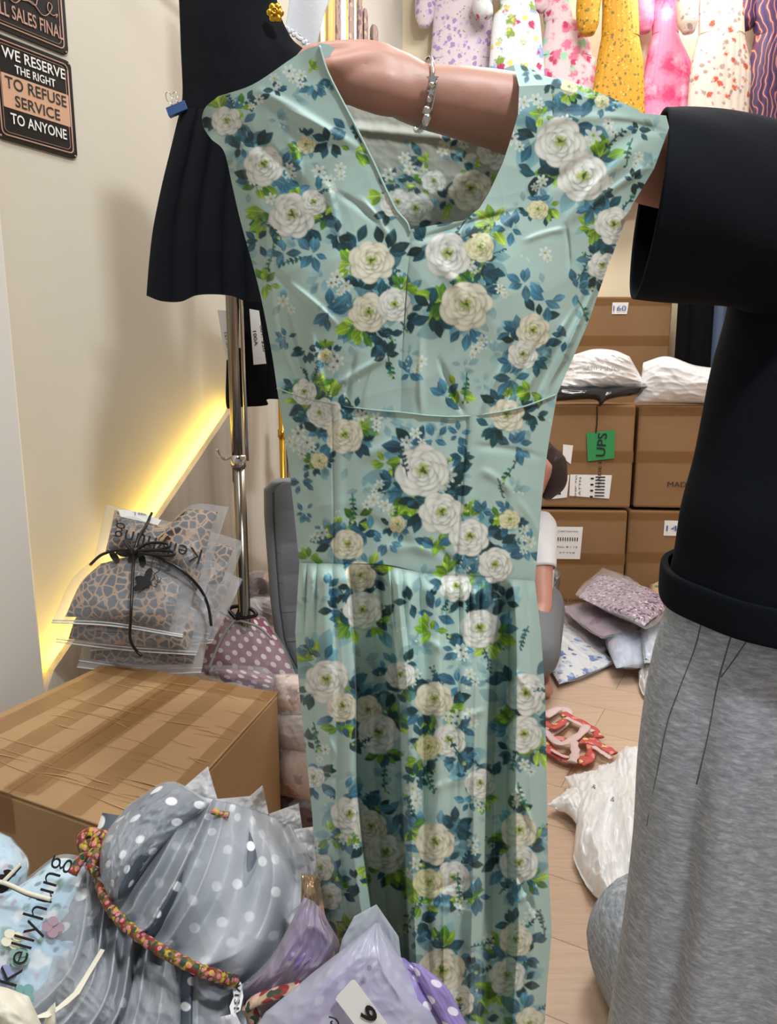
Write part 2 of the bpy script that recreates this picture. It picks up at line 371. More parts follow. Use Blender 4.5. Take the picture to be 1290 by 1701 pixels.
# ------------------------------------------------------------------ the print of the green dress
PX0, PY0, PW, PH = 320, 60, 800, 1800
class Canvas:
    def __init__(s, base, seed=3):
        yy, xx = np.mgrid[0:PH, 0:PW]; s.c = np.empty((PH, PW, 3)); b = np.array([int(base[i:i+2], 16)/255 for i in (0, 2, 4)])
        n = wrinkle(xx/90., yy/90., seed, 6, .5, 2, False); s.c[:] = b; s.c += n[..., None]*.012*np.array([1, .9, 1]); s.r = np.random.RandomState(seed)
    def win(s, x, y, R):
        x -= PX0; y -= PY0; a, b, c, d = int(max(0, x-R)), int(min(PW, x+R+1)), int(max(0, y-R)), int(min(PH, y+R+1))
        if a >= b or c >= d: return None
        yy, xx = np.mgrid[c:d, a:b]; return (slice(c, d), slice(a, b)), xx-x, yy-y
    def comp(s, sl, al, col): s.c[sl] = s.c[sl]*(1-al[..., None])+col*al[..., None]
    def blob(s, x, y, a, b, ang, c0, c1=None, alpha=1, soft=.15, point=0, edge=0):
        g = s.win(x, y, max(a, b)*1.15+1)
        if g is None: return
        sl, dx, dy = g; u = (dx*math.cos(ang)+dy*math.sin(ang))/a; v = (-dx*math.sin(ang)+dy*math.cos(ang))/b
        if point: v = v/np.maximum(1-point*np.abs(u)**1.7, .12)
        q = np.sqrt(u*u+v*v); al = (1-sm(1-soft, 1, q))*alpha
        k = sm(-1, 1, u)[..., None]; col = np.array(c0)*(1-k)+np.array(c0 if c1 is None else c1)*k
        if edge: col = col*(1-edge*sm(.72, 1, q)[..., None])
        s.comp(sl, al, col)
    def leaf(s, x, y, L, ang, col, alpha=1):
        cx, cy = x+math.cos(ang)*L*.5, y+math.sin(ang)*L*.5; c = np.array(col)
        s.blob(cx, cy, L*.55, L*.30, ang, c*.8, c*1.12, alpha, .14, .75)
        if alpha > .6: s.line([(x, y), (x+math.cos(ang)*L*.9, y+math.sin(ang)*L*.9)], .7, c*1.45+.03, .55)
    def line(s, pts, wd, col, alpha=1):
        for (x0, y0), (x1, y1) in zip(pts[:-1], pts[1:]):
            L = math.hypot(x1-x0, y1-y0)+1e-6; g = s.win((x0+x1)/2, (y0+y1)/2, L/2+wd+1)
            if g is None: continue
            sl, dx, dy = g; ux, uy = (x1-x0)/L, (y1-y0)/L; al = np.clip(dx*ux+dy*uy, -L/2, L/2)
            d = np.hypot(dx-al*ux, dy-al*uy); s.comp(sl, (1-sm(wd*.5, wd*1.3, d))*alpha, np.array(col))
    def petals(s, x, y, R, n, r, ang, sx, cin, cout, al=1, w=1.0):
        for k in range(n):
            th = ang+6.283*k/n+s.r.uniform(-.15, .15); px, py = math.cos(th)*r*sx, math.sin(th)*r*.92+r*.12
            a2 = math.atan2(py, px)
            s.blob(x+px+1, y+py+1.5, R*1.06, R*w*1.06, a2, (.45,.50,.44), None, al*.35, .3); s.blob(x+px, y+py, R*s.r.uniform(.85, 1.12), R*w*s.r.uniform(.85, 1.2), a2, np.array(cin)*s.r.uniform(.86, 1), cout, al, .10, 0, .12)
    def rose(s, x, y, R, kind='w', sx=1.0):
        W = {'w': ((.66, .71, .66), (.97, .98, .95)), 'c': ((.66, .67, .50), (.96, .95, .87)), 'y': ((.70, .72, .32), (.94, .93, .78))}[kind]
        ci, co = map(np.array, W); t0 = s.r.uniform(0, 6)
        s.petals(x, y, R*.48, 7, R*.58, t0, sx, ci*.93, co*.97)
        s.petals(x, y, R*.40, 6, R*.44, t0+.5, sx, ci*.93, co)
        s.petals(x, y, R*.33, 6, R*.31, t0+1, sx, ci*.9, co*.99)
        s.petals(x, y+R*.03, R*.24, 5, R*.20, t0+.2, sx, ci*.92, co)
        s.blob(x, y, R*.34*sx, R*.27, 0, (.72, .78, .36), (.62, .72, .24), .9, .6)
        for k in range(7):
            th = s.r.uniform(0, 6.28); q = s.r.uniform(0, R*.14)
            s.blob(x+math.cos(th)*q, y+math.sin(th)*q, R*.13, R*.04, s.r.uniform(0, 3.1), (.20, .32, .08), None, .85, .5)
        s.petals(x, y, R*.12, 3, R*.19, t0+2, sx, (.74, .76, .52), (.93, .93, .82), .9, .6)
    def daisy(s, x, y, R):
        t0 = s.r.uniform(0, 6); al = s.r.uniform(.75, 1)
        for k in range(6):
            th = t0+k*1.047; s.blob(x+math.cos(th)*R*.55, y+math.sin(th)*R*.55, R*.5, R*.27, th, (.78, .83, .78), (.93, .95, .92), al, .2)
        s.blob(x, y, R*.2, R*.2, 0, (.12, .22, .22) if s.r.rand() < .5 else (.55, .68, .2), None, .95, .4)
    def sprig(s, x, y, L, ang, cl=(.08, .22, .24)):
        pts = [(x, y)]; a = ang
        for k in range(6): a += s.r.uniform(-.22, .22); pts.append((pts[-1][0]+math.cos(a)*L/6, pts[-1][1]+math.sin(a)*L/6))
        s.line(pts, 1.0, cl, .95)
        for k in range(1, 7):
            for sd in (-1, 1):
                if s.r.rand() < .75: s.leaf(*pts[k], L*.17*s.r.uniform(.7, 1.2), a+sd*s.r.uniform(.6, 1.1), np.array(cl)*s.r.uniform(.8, 1.9))
        if s.r.rand() < .6:
            s.blob(pts[-1][0], pts[-1][1], L*.10, L*.075, a, (.42, .54, .18), (.86, .87, .66), 1, .15, .3)
    def leaves(s, x, y, R, n, pal, alpha=1, spread=6.28, a0=0):
        for k in range(n):
            th = a0+s.r.uniform(-spread/2, spread/2); q = s.r.uniform(0, R*.5); c = np.array(pal[s.r.randint(len(pal))])*s.r.uniform(.85, 1.15)
            s.leaf(x+math.cos(th)*q, y+math.sin(th)*q, R*s.r.uniform(.6, 1.0), th+s.r.uniform(-.5, .5), c, alpha)
DK = [(.07, .24, .28), (.10, .30, .34), (.13, .33, .40), (.06, .20, .20)]
BL = [(.22, .44, .54), (.29, .51, .60), (.18, .38, .46)]
GR = [(.50, .66, .16), (.42, .60, .16), (.60, .74, .25), (.26, .48, .12)]
GH = [(.38, .60, .66), (.45, .64, .68)]
ROSES = [(485,355,40,'w'),(438,272,34,'w'),(376,200,25,'w'),(520,335,22,'w'),(617,432,36,'c'),(612,517,33,'c'),(655,505,28,'w'),(508,240,15,'y'),
 (930,235,42,'w'),(968,292,42,'w'),(893,347,17,'y'),(1020,372,32,'w'),(743,420,40,'w'),(797,410,26,'y'),(773,505,42,'c'),(885,548,30,'c'),(868,588,24,'w'),
 (1000,440,24,'w'),(540,685,27,'w'),(572,722,30,'c'),(702,780,44,'w'),(733,850,36,'w'),(780,890,32,'w'),(842,688,28,'c'),(822,937,30,'w'),(577,903,26,'c'),
 (530,765,14,'y'),(660,870,14,'y'),(846,862,17,'y'),(598,955,26,'c'),(602,1012,32,'w'),(757,973,26,'w'),(797,1042,34,'w'),(542,1128,36,'w'),(568,1172,26,'c'),
 (610,1178,26,'c'),(628,1216,34,'w'),(664,1120,24,'w'),(721,1160,30,'c'),(745,1228,28,'w'),(712,1240,22,'y'),(873,1150,36,'w'),(870,1218,32,'w'),(580,1352,32,'w'),
 (616,1372,28,'c'),(640,1415,33,'w'),(722,1398,36,'c'),(752,1457,30,'w'),(712,1465,26,'y'),(862,1378,30,'c'),(862,1432,33,'w'),(532,1440,24,'c'),(548,1488,22,'w'),
 (733,1612,40,'c'),(762,1662,28,'w'),(856,1560,28,'c'),(842,1620,32,'w'),(797,1300,26,'w'),(530,685,20,'w'),(655,335,24,'w'),(505,650,22,'w'),(540,590,12,'y'),
 (650,1700,30,'w'),(880,1700,28,'c'),(600,1560,26,'w'),(945,143,14,'y'),(1000,168,12,'y'),(800,150,16,'w'),(520,1290,18,'w')]
LEAFS = [(515,112,14,'G'),(520,140,24,'B'),(455,150,20,'D'),(410,165,18,'D'),(880,120,18,'D'),(915,140,16,'D'),(965,155,16,'G'),(1020,172,16,'B'),(830,125,20,'D'),(545,150,16,'B'),(600,215,20,'D'),(460,200,22,'H'),(1060,215,18,'D'),(545,235,30,'D'),(580,215,30,'B'),(590,250,26,'G'),(560,390,26,'D'),(540,360,22,'G'),(470,420,26,'B'),(520,420,30,'B'),(640,420,34,'D'),(600,480,30,'D'),
 (545,520,34,'B'),(640,560,34,'D'),(600,545,26,'G'),(820,375,34,'G'),(850,380,30,'B'),(720,520,34,'D'),(800,450,32,'D'),(870,470,30,'B'),(905,500,30,'B'),(930,180,32,'B'),
 (900,190,24,'G'),(890,290,34,'D'),(985,345,30,'B'),(1000,320,22,'D'),(1020,420,22,'D'),(640,590,24,'D'),(760,650,26,'G'),(740,660,28,'B'),(850,630,30,'B'),(680,620,24,'B'),
 (500,660,26,'G'),(590,680,26,'D'),(505,700,28,'D'),(640,700,30,'H'),(720,730,32,'B'),(760,720,22,'B'),(650,800,30,'D'),(640,770,24,'G'),(690,830,30,'D'),(760,820,22,'D'),
 (770,760,22,'D'),(855,740,30,'B'),(820,710,26,'D'),(890,690,26,'D'),(880,650,24,'G'),(800,850,24,'B'),(830,905,30,'D'),(870,910,30,'B'),(590,865,26,'G'),(610,890,26,'B'),
 (545,890,32,'B'),(640,900,22,'B'),(515,930,22,'G'),(500,800,22,'B'),(505,850,18,'B'),(720,910,28,'B'),(560,1010,30,'D'),(620,1040,28,'G'),(545,975,22,'B'),(680,1000,24,'D'),
 (720,1020,30,'B'),(715,1050,26,'G'),(770,1010,24,'D'),(760,1080,24,'B'),(810,1070,28,'G'),(840,1000,28,'D'),(560,1210,28,'G'),(580,1230,26,'D'),(510,1230,20,'D'),(515,1080,20,'B'),
 (655,1150,24,'D'),(700,1180,24,'D'),(760,1140,30,'B'),(700,1260,28,'G'),(690,1290,24,'D'),(760,1260,26,'B'),(640,1250,28,'G'),(600,1150,22,'D'),(660,1200,20,'D'),
 (860,1190,26,'D'),(895,1245,28,'G'),(850,1250,24,'D'),(570,1320,30,'B'),(545,1390,24,'G'),(620,1340,26,'D'),(660,1345,28,'B'),(680,1380,24,'G'),(610,1440,26,'G'),(590,1460,22,'D'),
 (755,1370,28,'D'),(740,1430,26,'D'),(700,1500,30,'G'),(700,1530,26,'D'),(780,1330,26,'B'),(790,1490,28,'B'),(840,1400,26,'D'),(880,1460,26,'G'),(850,1480,24,'B'),(550,1460,28,'B'),
 (530,1520,24,'D'),(760,1590,28,'B'),(715,1640,26,'D'),(780,1610,20,'D'),(870,1590,26,'D'),(830,1650,26,'G'),(560,1560,24,'D'),(690,1560,20,'B'),(800,1690,28,'D'),(870,1680,28,'B'),
 (470,300,22,'B'),(400,240,22,'D'),(400,180,22,'G'),(430,400,22,'D'),(440,470,24,'G'),(1050,300,20,'D'),(960,480,26,'B'),(940,560,22,'D'),(475,560,22,'B'),(510,580,22,'D')]
DAIS = [(480,118,13),(500,125,11),(455,130,10),(890,165,12),(1010,205,11),(1060,260,10),(430,165,10),(530,285,14),(565,280,12),(548,300,12),(560,460,14),(575,475,12),(550,470,10),(480,280,12),(870,170,13),(850,230,14),(985,225,18),(900,300,12),(1010,300,10),(780,440,12),
 (800,565,12),(790,580,10),(830,480,10),(700,600,12),(560,600,14),(600,690,12),(625,695,12),(495,720,14),(510,735,13),(490,740,12),(745,790,16),(620,830,13),(640,840,13),
 (630,805,10),(675,735,13),(690,720,12),(535,885,13),(765,1080,14),(780,1120,12),(880,900,12),(870,880,10),(555,1180,12),(690,1120,12),(760,1190,14),(780,1185,12),(740,1180,12),
 (575,1385,14),(600,1390,10),(685,1310,14),(690,1330,12),(785,1400,12),(790,1330,12),(670,1540,12),(680,1530,12),(765,1500,14),(690,1435,13),(870,1270,12),(860,1320,13),(740,1585,10),
 (810,1560,12),(880,1520,12),(600,1640,13),(520,1400,12),(540,1245,10),(450,330,12),(470,500,12),(420,300,10),(940,200,12),(700,100,10),(905,420,12),(1000,360,10),(790,290,12)]
def paint_front():
    c = Canvas('b1cec7', 3); pal = {'D': DK, 'B': BL, 'G': GR, 'H': GH}; r = c.r
    for k in range(170): c.leaves(r.uniform(340, 1100), r.uniform(80, 1720), r.uniform(16, 30), 4, GH, .4)
    for (x, y, R, t) in ROSES:
        c.leaves(x+r.uniform(-.9, .9)*R, y+r.uniform(-.9, .9)*R, R*1.35, 8, GH, .6); c.leaves(x+r.uniform(-1, 1)*R, y+r.uniform(-1, 1)*R, R*1.1, 4, BL, .75)
        a = r.uniform(0, 6.28)
        for q in range(3):
            aa = a+q*2.1; c.leaves(x+math.cos(aa)*R*.85, y+math.sin(aa)*R*.85, R*.75+6, 4, (DK, BL, DK)[q], 1, 2.6, aa)
        aa = r.uniform(0, 6.28); c.leaves(x+math.cos(aa)*R*.95, y+math.sin(aa)*R*.95, R*.62+7, 8, GR, .95, 2.6, aa)
        if R > 18:
            for q in range(2): c.sprig(x+r.uniform(-.6, .6)*R, y+R*.6*r.choice([-1, 1]), R*1.25, r.uniform(0, 6.28))
    for (x, y, R, t) in LEAFS: c.leaves(x, y, R*.95, 7, pal[t], .95 if t != 'H' else .5)
    for k in range(60):
        x, y = r.uniform(350, 1090), r.uniform(90, 1720)
        for q in range(3): c.blob(x+r.uniform(-9, 9), y+r.uniform(-9, 9), 2.6, 2, r.uniform(0, 3), (.88, .92, .88), None, .85, .4)
    for (x, y, R) in DAIS:
        c.daisy(x, y, R*.9); c.daisy(x+r.uniform(-14, 14), y+r.uniform(8, 16), R*.65)
    for (x, y, R, t) in ROSES: c.rose(x, y, R*1.02, t, r.uniform(.82, 1.05))
    for k in range(26): c.sprig(r.uniform(350, 1080), r.uniform(100, 1700), r.uniform(30, 48), r.uniform(0, 6.28))
    for (x, y) in ((640,600),(775,640),(585,840),(860,780),(455,420),(700,1290),(690,1520),(1050,250),(960,520),(640,1290),(860,1320),(520,1220),(800,130),(760,1470)):
        c.sprig(x, y-20, 46, 1.5+r.uniform(-.4, .4), (.10, .28, .22))
    return c
def paint_back():
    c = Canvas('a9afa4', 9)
    for (x, y, R) in ((700,260,24),(740,330,26),(820,220,28),(800,300,24),(690,300,24),(770,270,20),(650,300,22)): c.leaves(x, y, R, 6, DK, .9); c.leaves(x+12, y+9, R, 3, GR, .9); c.leaves(x-18, y-9, R, 4, GH, .7)
    for (x, y, R, t) in ((782,312,36,'c'),(690,345,30,'w'),(822,250,30,'w'),(720,300,20,'w'),(660,335,24,'w')): c.rose(x, y, R, t)
    for (x, y, R) in ((645,290,12),(680,280,12),(672,262,11),(740,235,12),(760,230,11),(735,250,11),(700,285,12),(770,240,9),(600,250,8)): c.daisy(x, y, R)
    for (x, y) in ((712,205),(745,245),(800,360),(720,370)): c.leaves(x, y, 22, 3, DK, .95)
    return c
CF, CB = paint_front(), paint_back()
def sample(c, px, py):
    x = np.clip(px-PX0, 0, PW-1.01); y = np.clip(py-PY0, 0, PH-1.01); i, j = x.astype(int), y.astype(int); f, g = (x-i)[..., None], (y-j)[..., None]
    a = c.c; o = (a[j, i]*(1-f)+a[j, i+1]*f)*(1-g)+(a[j+1, i]*(1-f)+a[j+1, i+1]*f)*g
    return lin(np.clip(o, 0, 1))
t = NT('floral_satin'); at = t.n('ShaderNodeAttribute', attribute_name='print'); v = t.uv()
t.bump(t.noise(v, 900, 2), .06, .0006)
m_floral = t.set(at.outputs['Color'], .5, Sheen_Weight=.08)
m_mint = plain('mint_piping', 'a6c6bb', .5)

# ------------------------------------------------------------------ the green dress
def poly(pts, n):
    p = np.asarray(pts, float); d = np.r_[0, np.cumsum(np.linalg.norm(np.diff(p, axis=0), axis=1))]; s = np.linspace(0, d[-1], n)
    return np.stack([np.interp(s, d, p[:, 0]), np.interp(s, d, p[:, 1])], -1)
def smooth_poly(pts, n): return poly(catmull(pts, 40*len(pts)), n)
def coons(L, R, T, B, nu, nv, curve=True):
    f = smooth_poly if curve else poly
    L, R, T, B = f(L, nv), f(R, nv), f(T, nu), f(B, nu)
    u = np.linspace(0, 1, nu)[None, :, None]; v = np.linspace(0, 1, nv)[:, None, None]
    return ((1-u)*L[:, None]+u*R[:, None]+(1-v)*T[None]+v*B[None]
            - ((1-u)*(1-v)*T[0]+u*(1-v)*T[-1]+(1-u)*v*B[0]+u*v*B[-1]))
def ylut(pts):
    p = np.array(pts, float); return lambda y: np.interp(y, p[:, 1], p[:, 0])
outL = ylut([(330,40),(345,140),(357,200),(372,250),(400,370),(430,480),(450,580),(460,645),(480,780),(497,935),(490,1050),(497,1150),(508,1250),(518,1350),(524,1430),(540,1520),(565,1620),(590,1720),(600,1860)])
outR = ylut([(1130,40),(1118,150),(1106,215),(1085,280),(1050,340),(1010,440),(975,540),(940,620),(925,655),(905,780),(888,965),(898,1050),(905,1150),(908,1300),(910,1430),(916,1550),(908,1640),(903,1720),(900,1860)])
def base_y(px, py, Y0=.722, edge=.055):
    l, r = outL(py), outR(py); q = np.clip((px-(l+r)/2)/((r-l)/2+1), -1.15, 1.15)
    return Y0+edge*np.abs(q)**2.6
CRE = [  # x0 y0 x1 y1 width amp : creases and folds of the cloth (toward the viewer)
 (430,150,560,230,16,.004),(400,215,520,330,20,-.003),(560,100,590,190,7,.004),(470,180,600,250,14,.003),(540,300,560,400,14,.004),(560,320,640,380,12,-.003),
 (480,470,560,540,10,.004),(430,430,500,500,12,-.003),(600,330,650,400,10,.003),(520,650,480,520,9,-.005),(545,668,520,560,8,.005),(575,675,590,590,8,-.005),(600,678,640,560,9,.004),
 (560,640,650,590,12,.004),(700,690,700,560,10,.004),(770,688,730,600,9,-.005),(800,685,840,600,10,.006),(835,680,900,560,9,-.006),(860,675,950,520,9,.006),(885,665,985,470,9,-.006),(905,660,1010,440,8,.005),
 (930,380,1060,240,18,.005),(880,330,1080,210,20,-.004),(960,360,1085,270,12,.004),(900,200,1050,200,18,.003),(720,430,770,500,20,.003),(870,400,940,380,10,.003),(940,375,945,450,6,-.003),
 (800,420,850,360,14,.004),(690,400,860,350,10,-.003),(1000,200,1100,220,14,-.003),(640,250,680,370,9,.004),(480,230,500,300,12,.003),
 (600,760,680,740,20,.003),(580,850,700,930,26,-.003),(800,780,850,820,14,.004),(790,740,900,760,12,-.003),(830,790,840,900,16,-.003),(640,910,740,920,16,.003),(700,900,760,940,12,-.003),(500,750,520,900,16,-.002),(860,830,900,900,12,.003),
 (610,1290,680,1340,8,-.005),(640,1270,690,1300,10,.004),(600,1240,660,1290,10,.004),(640,1500,690,1470,10,.004),(760,1200,810,1180,12,.003),(720,1480,800,1460,10,-.004),(690,1500,800,1520,10,.003),
 (520,1200,560,1260,12,.003),(530,1300,590,1290,10,-.002),(700,1060,760,1100,14,.003),(820,1250,900,1400,8,.006),(840,1420,900,1540,8,-.006),(860,1500,910,1460,8,.006),(700,1320,790,1290,14,.003),(840,1100,900,1180,10,.004)]
def crease(px, py):
    o = 0*px
    for (x0, y0, x1, y1, w_, a_) in CRE:
        w_, a_ = w_*.62, a_*.72
        L = math.hypot(x1-x0, y1-y0); ux, uy = (x1-x0)/L, (y1-y0)/L; s = ((px-x0)*ux+(py-y0)*uy)/L
        d = (px-x0)*(-uy)+(py-y0)*ux+ (w_*.5)*np.sin(s*3.0)
        o = o+a_*np.exp(-(d/w_)**2)*sm(-.12, .25, s)*(1-sm(.7, 1.15, s))*np.where(d > 0, 1, np.exp(-(d/w_)**2))
    return o
def fine(px, py, k=1): return k*(.0016*wrinkle(px/130., py/130., 5, 7, .9, 4)+.0012*wrinkle(px/70., py/110., 8, 6, .8, 3, False))
dress = thing('floral_dress', 'mint green sleeveless dress with white roses, held up by its neckline', 'dress', P(690, 1000, .78))
def dress_part(name, g, Y, canvas=CF): return grid(name, P(g[..., 0], g[..., 1], Y), m_floral, dress, col=sample(canvas, g[..., 0], g[..., 1]))
# left half of the bodice
SL = ylut([(395,250),(448,383),(462,533),(474,575),(508,655)]); SR = ylut([(1062,330),(1030,370),(985,480),(935,600),(893,668)])
gl = coons([(362,160),(340,180),(336,205),(350,230),(372,252),(386,310),(400,370),(430,480),(450,580),(460,645)],
           [(530,76),(545,122),(585,200),(620,270),(655,345),(680,384),(674,480),(668,580),(665,684)],
           [(362,160),(420,140),(480,100),(508,82),(530,76)], [(460,645),(510,662),(560,672),(610,680),(665,684)], 210, 380)
x, y = gl[..., 0], gl[..., 1]
O = crease(x, y)+fine(x, y)-.014*(1-sm(-7, 2, x-SL(y)))*sm(250, 330, y)*(1-sm(600, 650, y))
O += .010*np.exp(-((x-545)/90)**2-((y-500)/110)**2)
Yl = base_y(x, y)-O+.055*(1-sm(90, 330, y))*(1-sm(480, 600, x))*0
Yl += .02*np.exp(-((x-345)/22)**2-((y-205)/40)**2)
dress_part('bodice_left', gl, Yl)
gr_ = coons([(862,143),(860,190),(850,225),(835,270),(812,320),(796,346),(770,366),(720,374),(680,381),(676,480),(669,580),(664,686)],
            [(1106,192),(1111,212),(1086,280),(1050,340),(1010,440),(975,540),(940,620),(925,655)],
            [(862,143),(913,141),(960,157),(1020,177),(1060,187),(1106,192)], [(664,686),(720,691),(780,691),(860,678),(925,655)], 250, 380, False)
x, y = gr_[..., 0], gr_[..., 1]
O = crease(x, y)+fine(x, y)-.010*sm(-2, 8, x-SR(y))*sm(330, 370, y)*(1-sm(600, 660, y))+.012*np.exp(-((x-800)/90)**2-((y-480)/110)**2)
dress_part('bodice_right', gr_, base_y(x, y)+.004*(1-sm(664, 700, x))-O)
# waist panel
gw = coons([(460,645),(480,780),(497,935)], [(925,655),(905,780),(888,965)], [(460,645),(510,662),(560,672),(610,680),(665,685),(720,691),(780,691),(860,678),(925,655)],
           [(497,935),(560,936),(640,938),(700,951),(760,957),(820,960),(888,965)], 260, 170)
x, y = gw[..., 0], gw[..., 1]
O = crease(x, y)+fine(x, y)
for (xa, xb) in ((553, 556), (777, 757)):
    xs = xa+(xb-xa)*(y-680)/260; O = O-.0025*np.exp(-((x-xs)/2.2)**2)+.002*np.exp(-((x-xs-9)/8)**2)
dress_part('waist_panel', gw, base_y(x, y)-O+.001)
# skirt
KL = ylut([(497,935),(490,1050),(497,1150),(508,1250),(518,1350),(524,1430),(540,1520),(565,1620),(590,1720),(610,1860)])
KA = ylut([(575,937),(583,1050),(590,1150),(592,1300),(602,1420),(615,1520),(640,1620),(660,1720),(680,1860)])
KB = ylut([(640,938),(650,1050),(662,1150),(668,1300),(672,1450),(678,1600),(690,1720),(700,1860)])
KC = ylut([(815,958),(812,1100),(808,1300),(803,1450),(798,1600),(795,1720),(795,1860)])
KR = ylut([(888,965),(898,1050),(905,1150),(908,1300),(910,1430),(916,1550),(908,1640),(903,1720),(900,1860)])
nu, nv = 300, 560; u = np.linspace(0, 1, nu)[None, :]; v = np.linspace(0, 1, nv)[:, None]
ytop = np.interp(np.linspace(497, 888, nu), [497,560,640,700,760,820,888], [935,936,938,951,957,960,965])[None, :]
y = ytop+(1840-ytop)*v; kn = [0, .24, .38, .80, 1]
K = np.stack([KL(y), KA(y), KB(y), KC(y), KR(y)]); U = np.broadcast_to(u, y.shape)
x = np.zeros_like(y)
for i in range(4):
    m = (U >= kn[i])&(U <= kn[i+1]); f = (U-kn[i])/(kn[i+1]-kn[i]); x = np.where(m, K[i]*(1-f)+K[i+1]*f, x)
def prof(u):
    return np.interp(u, [0,.05,.12,.19,.240,.247,.30,.36,.379,.386,.42,.50,.58,.66,.74,.795,.802,.83,.87,.885,.90,.95,1],
                     [-.012,.004,.016,.020,.015,-.030,-.038,-.032,-.024,.012,.024,.018,.024,.016,.022,.016,-.028,-.038,-.032,-.014,.002,.008,-.006])
pr = prof(U+.004*np.sin(y/90.)); k = .28+.72*sm(945, 1180, y)
O = pr*k*1.75+.012*(np.abs(np.sin(U*np.pi*17+1.5*np.sin(U*17)))**.7-.5)*(1-sm(950, 1130, y))+.004*np.sin(U*2*np.pi*9+y/160.)*sm(960, 1200, y)*(1-.4*sm(1300, 1700, y))
O += crease(x, y)+fine(x, y, 1.3)
O *= sm(0, 1, (y-ytop)/30)*.85+.15
gs = np.stack([x, y], -1)
dress_part('skirt', gs, base_y(x, y, .722, .05)-O)
# back of the dress (inside seen through the neckline), one sheet from neck to hem
def rows(yv, l, r, n): t_ = np.linspace(0, 1, n)[None, :]; return np.stack([l[:, None]*(1-t_)+r[:, None]*t_, np.repeat(yv[:, None], n, 1)], -1)
yv = np.linspace(170, 700, 230); lb = np.interp(yv, [170,250,400,645,700], [470,470,470,475,480]); rb = np.interp(yv, [170,400,655,700], [870,900,915,915])
gb = rows(yv, lb, rb, 200); x, y = gb[..., 0], gb[..., 1]
qb = (x-lb[:, None])/(rb-lb)[:, None]*2-1
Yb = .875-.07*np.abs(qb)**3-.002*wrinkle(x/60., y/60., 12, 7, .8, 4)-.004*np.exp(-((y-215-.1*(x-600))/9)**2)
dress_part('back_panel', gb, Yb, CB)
yv = np.linspace(690, 1840, 90); gb = rows(yv, outL(yv)+6, outR(yv)-6, 90); x, y = gb[..., 0], gb[..., 1]
qb = np.linspace(-1, 1, 90)[None, :]
dress_part('skirt_back', gb, .875-.10*np.abs(qb)**3+.012*np.cos(qb*26), CF)
# neck band behind the arm and the turned shoulder edge
gn = coons([(806,132),(812,140)], [(858,106),(864,140)], [(806,132),(832,116),(858,106)], [(812,140),(838,136),(864,140)], 40, 20)
o = dress_part('neck_band', gn, .80+0*gn[..., 0], CF)
gc = coons([(852,104),(862,145)], [(1062,183),(1062,190)], [(852,104),(878,112),(905,126),(940,133),(1000,156),(1062,183)], [(862,145),(913,143),(960,159),(1020,179),(1062,190)], 160, 24)
dress_part('shoulder_fold', gc, .752+.03*(145-gc[..., 1])/40.*(1-sm(862, 1060, gc[..., 0]))+.02*sm(900, 1060, gc[..., 0]), CF)
gh = coons([(527,72),(532,92)], [(556,80),(545,96)], [(527,72),(541,73),(556,80)], [(532,92),(538,95),(545,96)], 20, 12)
dress_part('strap_fold', gh, .755+0*gh[..., 0], CF)
def edge_tube(name, g, Y, r=.0013, mat=None, step=3):
    pth = P(g[::step, 0], g[::step, 1], Y[::step]-.0008); return tube(name, pth, r, mat or m_mint, dress, 6)
edge_tube('neckline_binding', gl[:205, -1], Yl[:205, -1], .0012)
edge_tube('waist_seam', gw[0], base_y(gw[0][:, 0], gw[0][:, 1])-crease(gw[0][:, 0], gw[0][:, 1]), .0009)

# ------------------------------------------------------------------ people
def body_mesh(name, chains, mat, parent, voxel=.004, smooth=6):
    # chains of (point, radius[, flat]) joined into one continuous surface
    bm = bmesh.new()
    def ball(c, r):
        bmesh.ops.create_icosphere(bm, subdivisions=2, radius=r, matrix=Matrix.Translation(V(c)))
    for ch in chains:
        pts = np.array([c[0] for c in ch], float); rs = [c[1] for c in ch]
        ball(pts[0], rs[0]); ball(pts[-1], rs[-1])
        n = max(2, (len(pts)-1)*6+1)
        if len(pts) > 2: path = catmull(pts, n); rad = np.interp(np.linspace(0, len(pts)-1, n), range(len(pts)), rs)
        else: path = np.linspace(pts[0], pts[1], 7); rad = np.linspace(rs[0], rs[1], 7)
        co = tube_co(path, rad, 16); nv_, nu_ = co.shape[:2]
        vs = [bm.verts.new(V(p)) for p in co.reshape(-1, 3)]
        for f in grid_faces(nu_, nv_, True):
            bm.faces.new([vs[i] for i in f])
        bm.faces.new(vs[:nu_][::-1]); bm.faces.new(vs[-nu_:])
    o = from_bm(name, bm, mat, parent, True)
    m = o.modifiers.new('skin', 'REMESH'); m.mode = 'VOXEL'; m.voxel_size = voxel; m.use_smooth_shade = True
    m = o.modifiers.new('soft', 'SMOOTH'); m.factor = .6; m.iterations = smooth
    return o
def ell_loft(name, rings, mat, parent, n=96, ripple=None, rows=None, thick=0):
    # rings: (centre, ex*rx vector, ey*ry vector)
    R = np.array([[r[0], r[1], r[2]] for r in rings], float).reshape(len(rings), 9)
    R = catmull(R, rows or len(rings)*8); th = np.linspace(0, 2*np.pi, n, endpoint=False)
    out = []
    for i, r in enumerate(R):
        c, a, b = r[:3], r[3:6], r[6:]; k = np.ones(n)
        if ripple: k = 1+ripple(th, i/(len(R)-1))
        out.append(c+(np.cos(th)*k)[:, None]*a+(np.sin(th)*k)[:, None]*b)
    return grid(name, np.array(out), mat, parent, wrap=True, thick=thick)

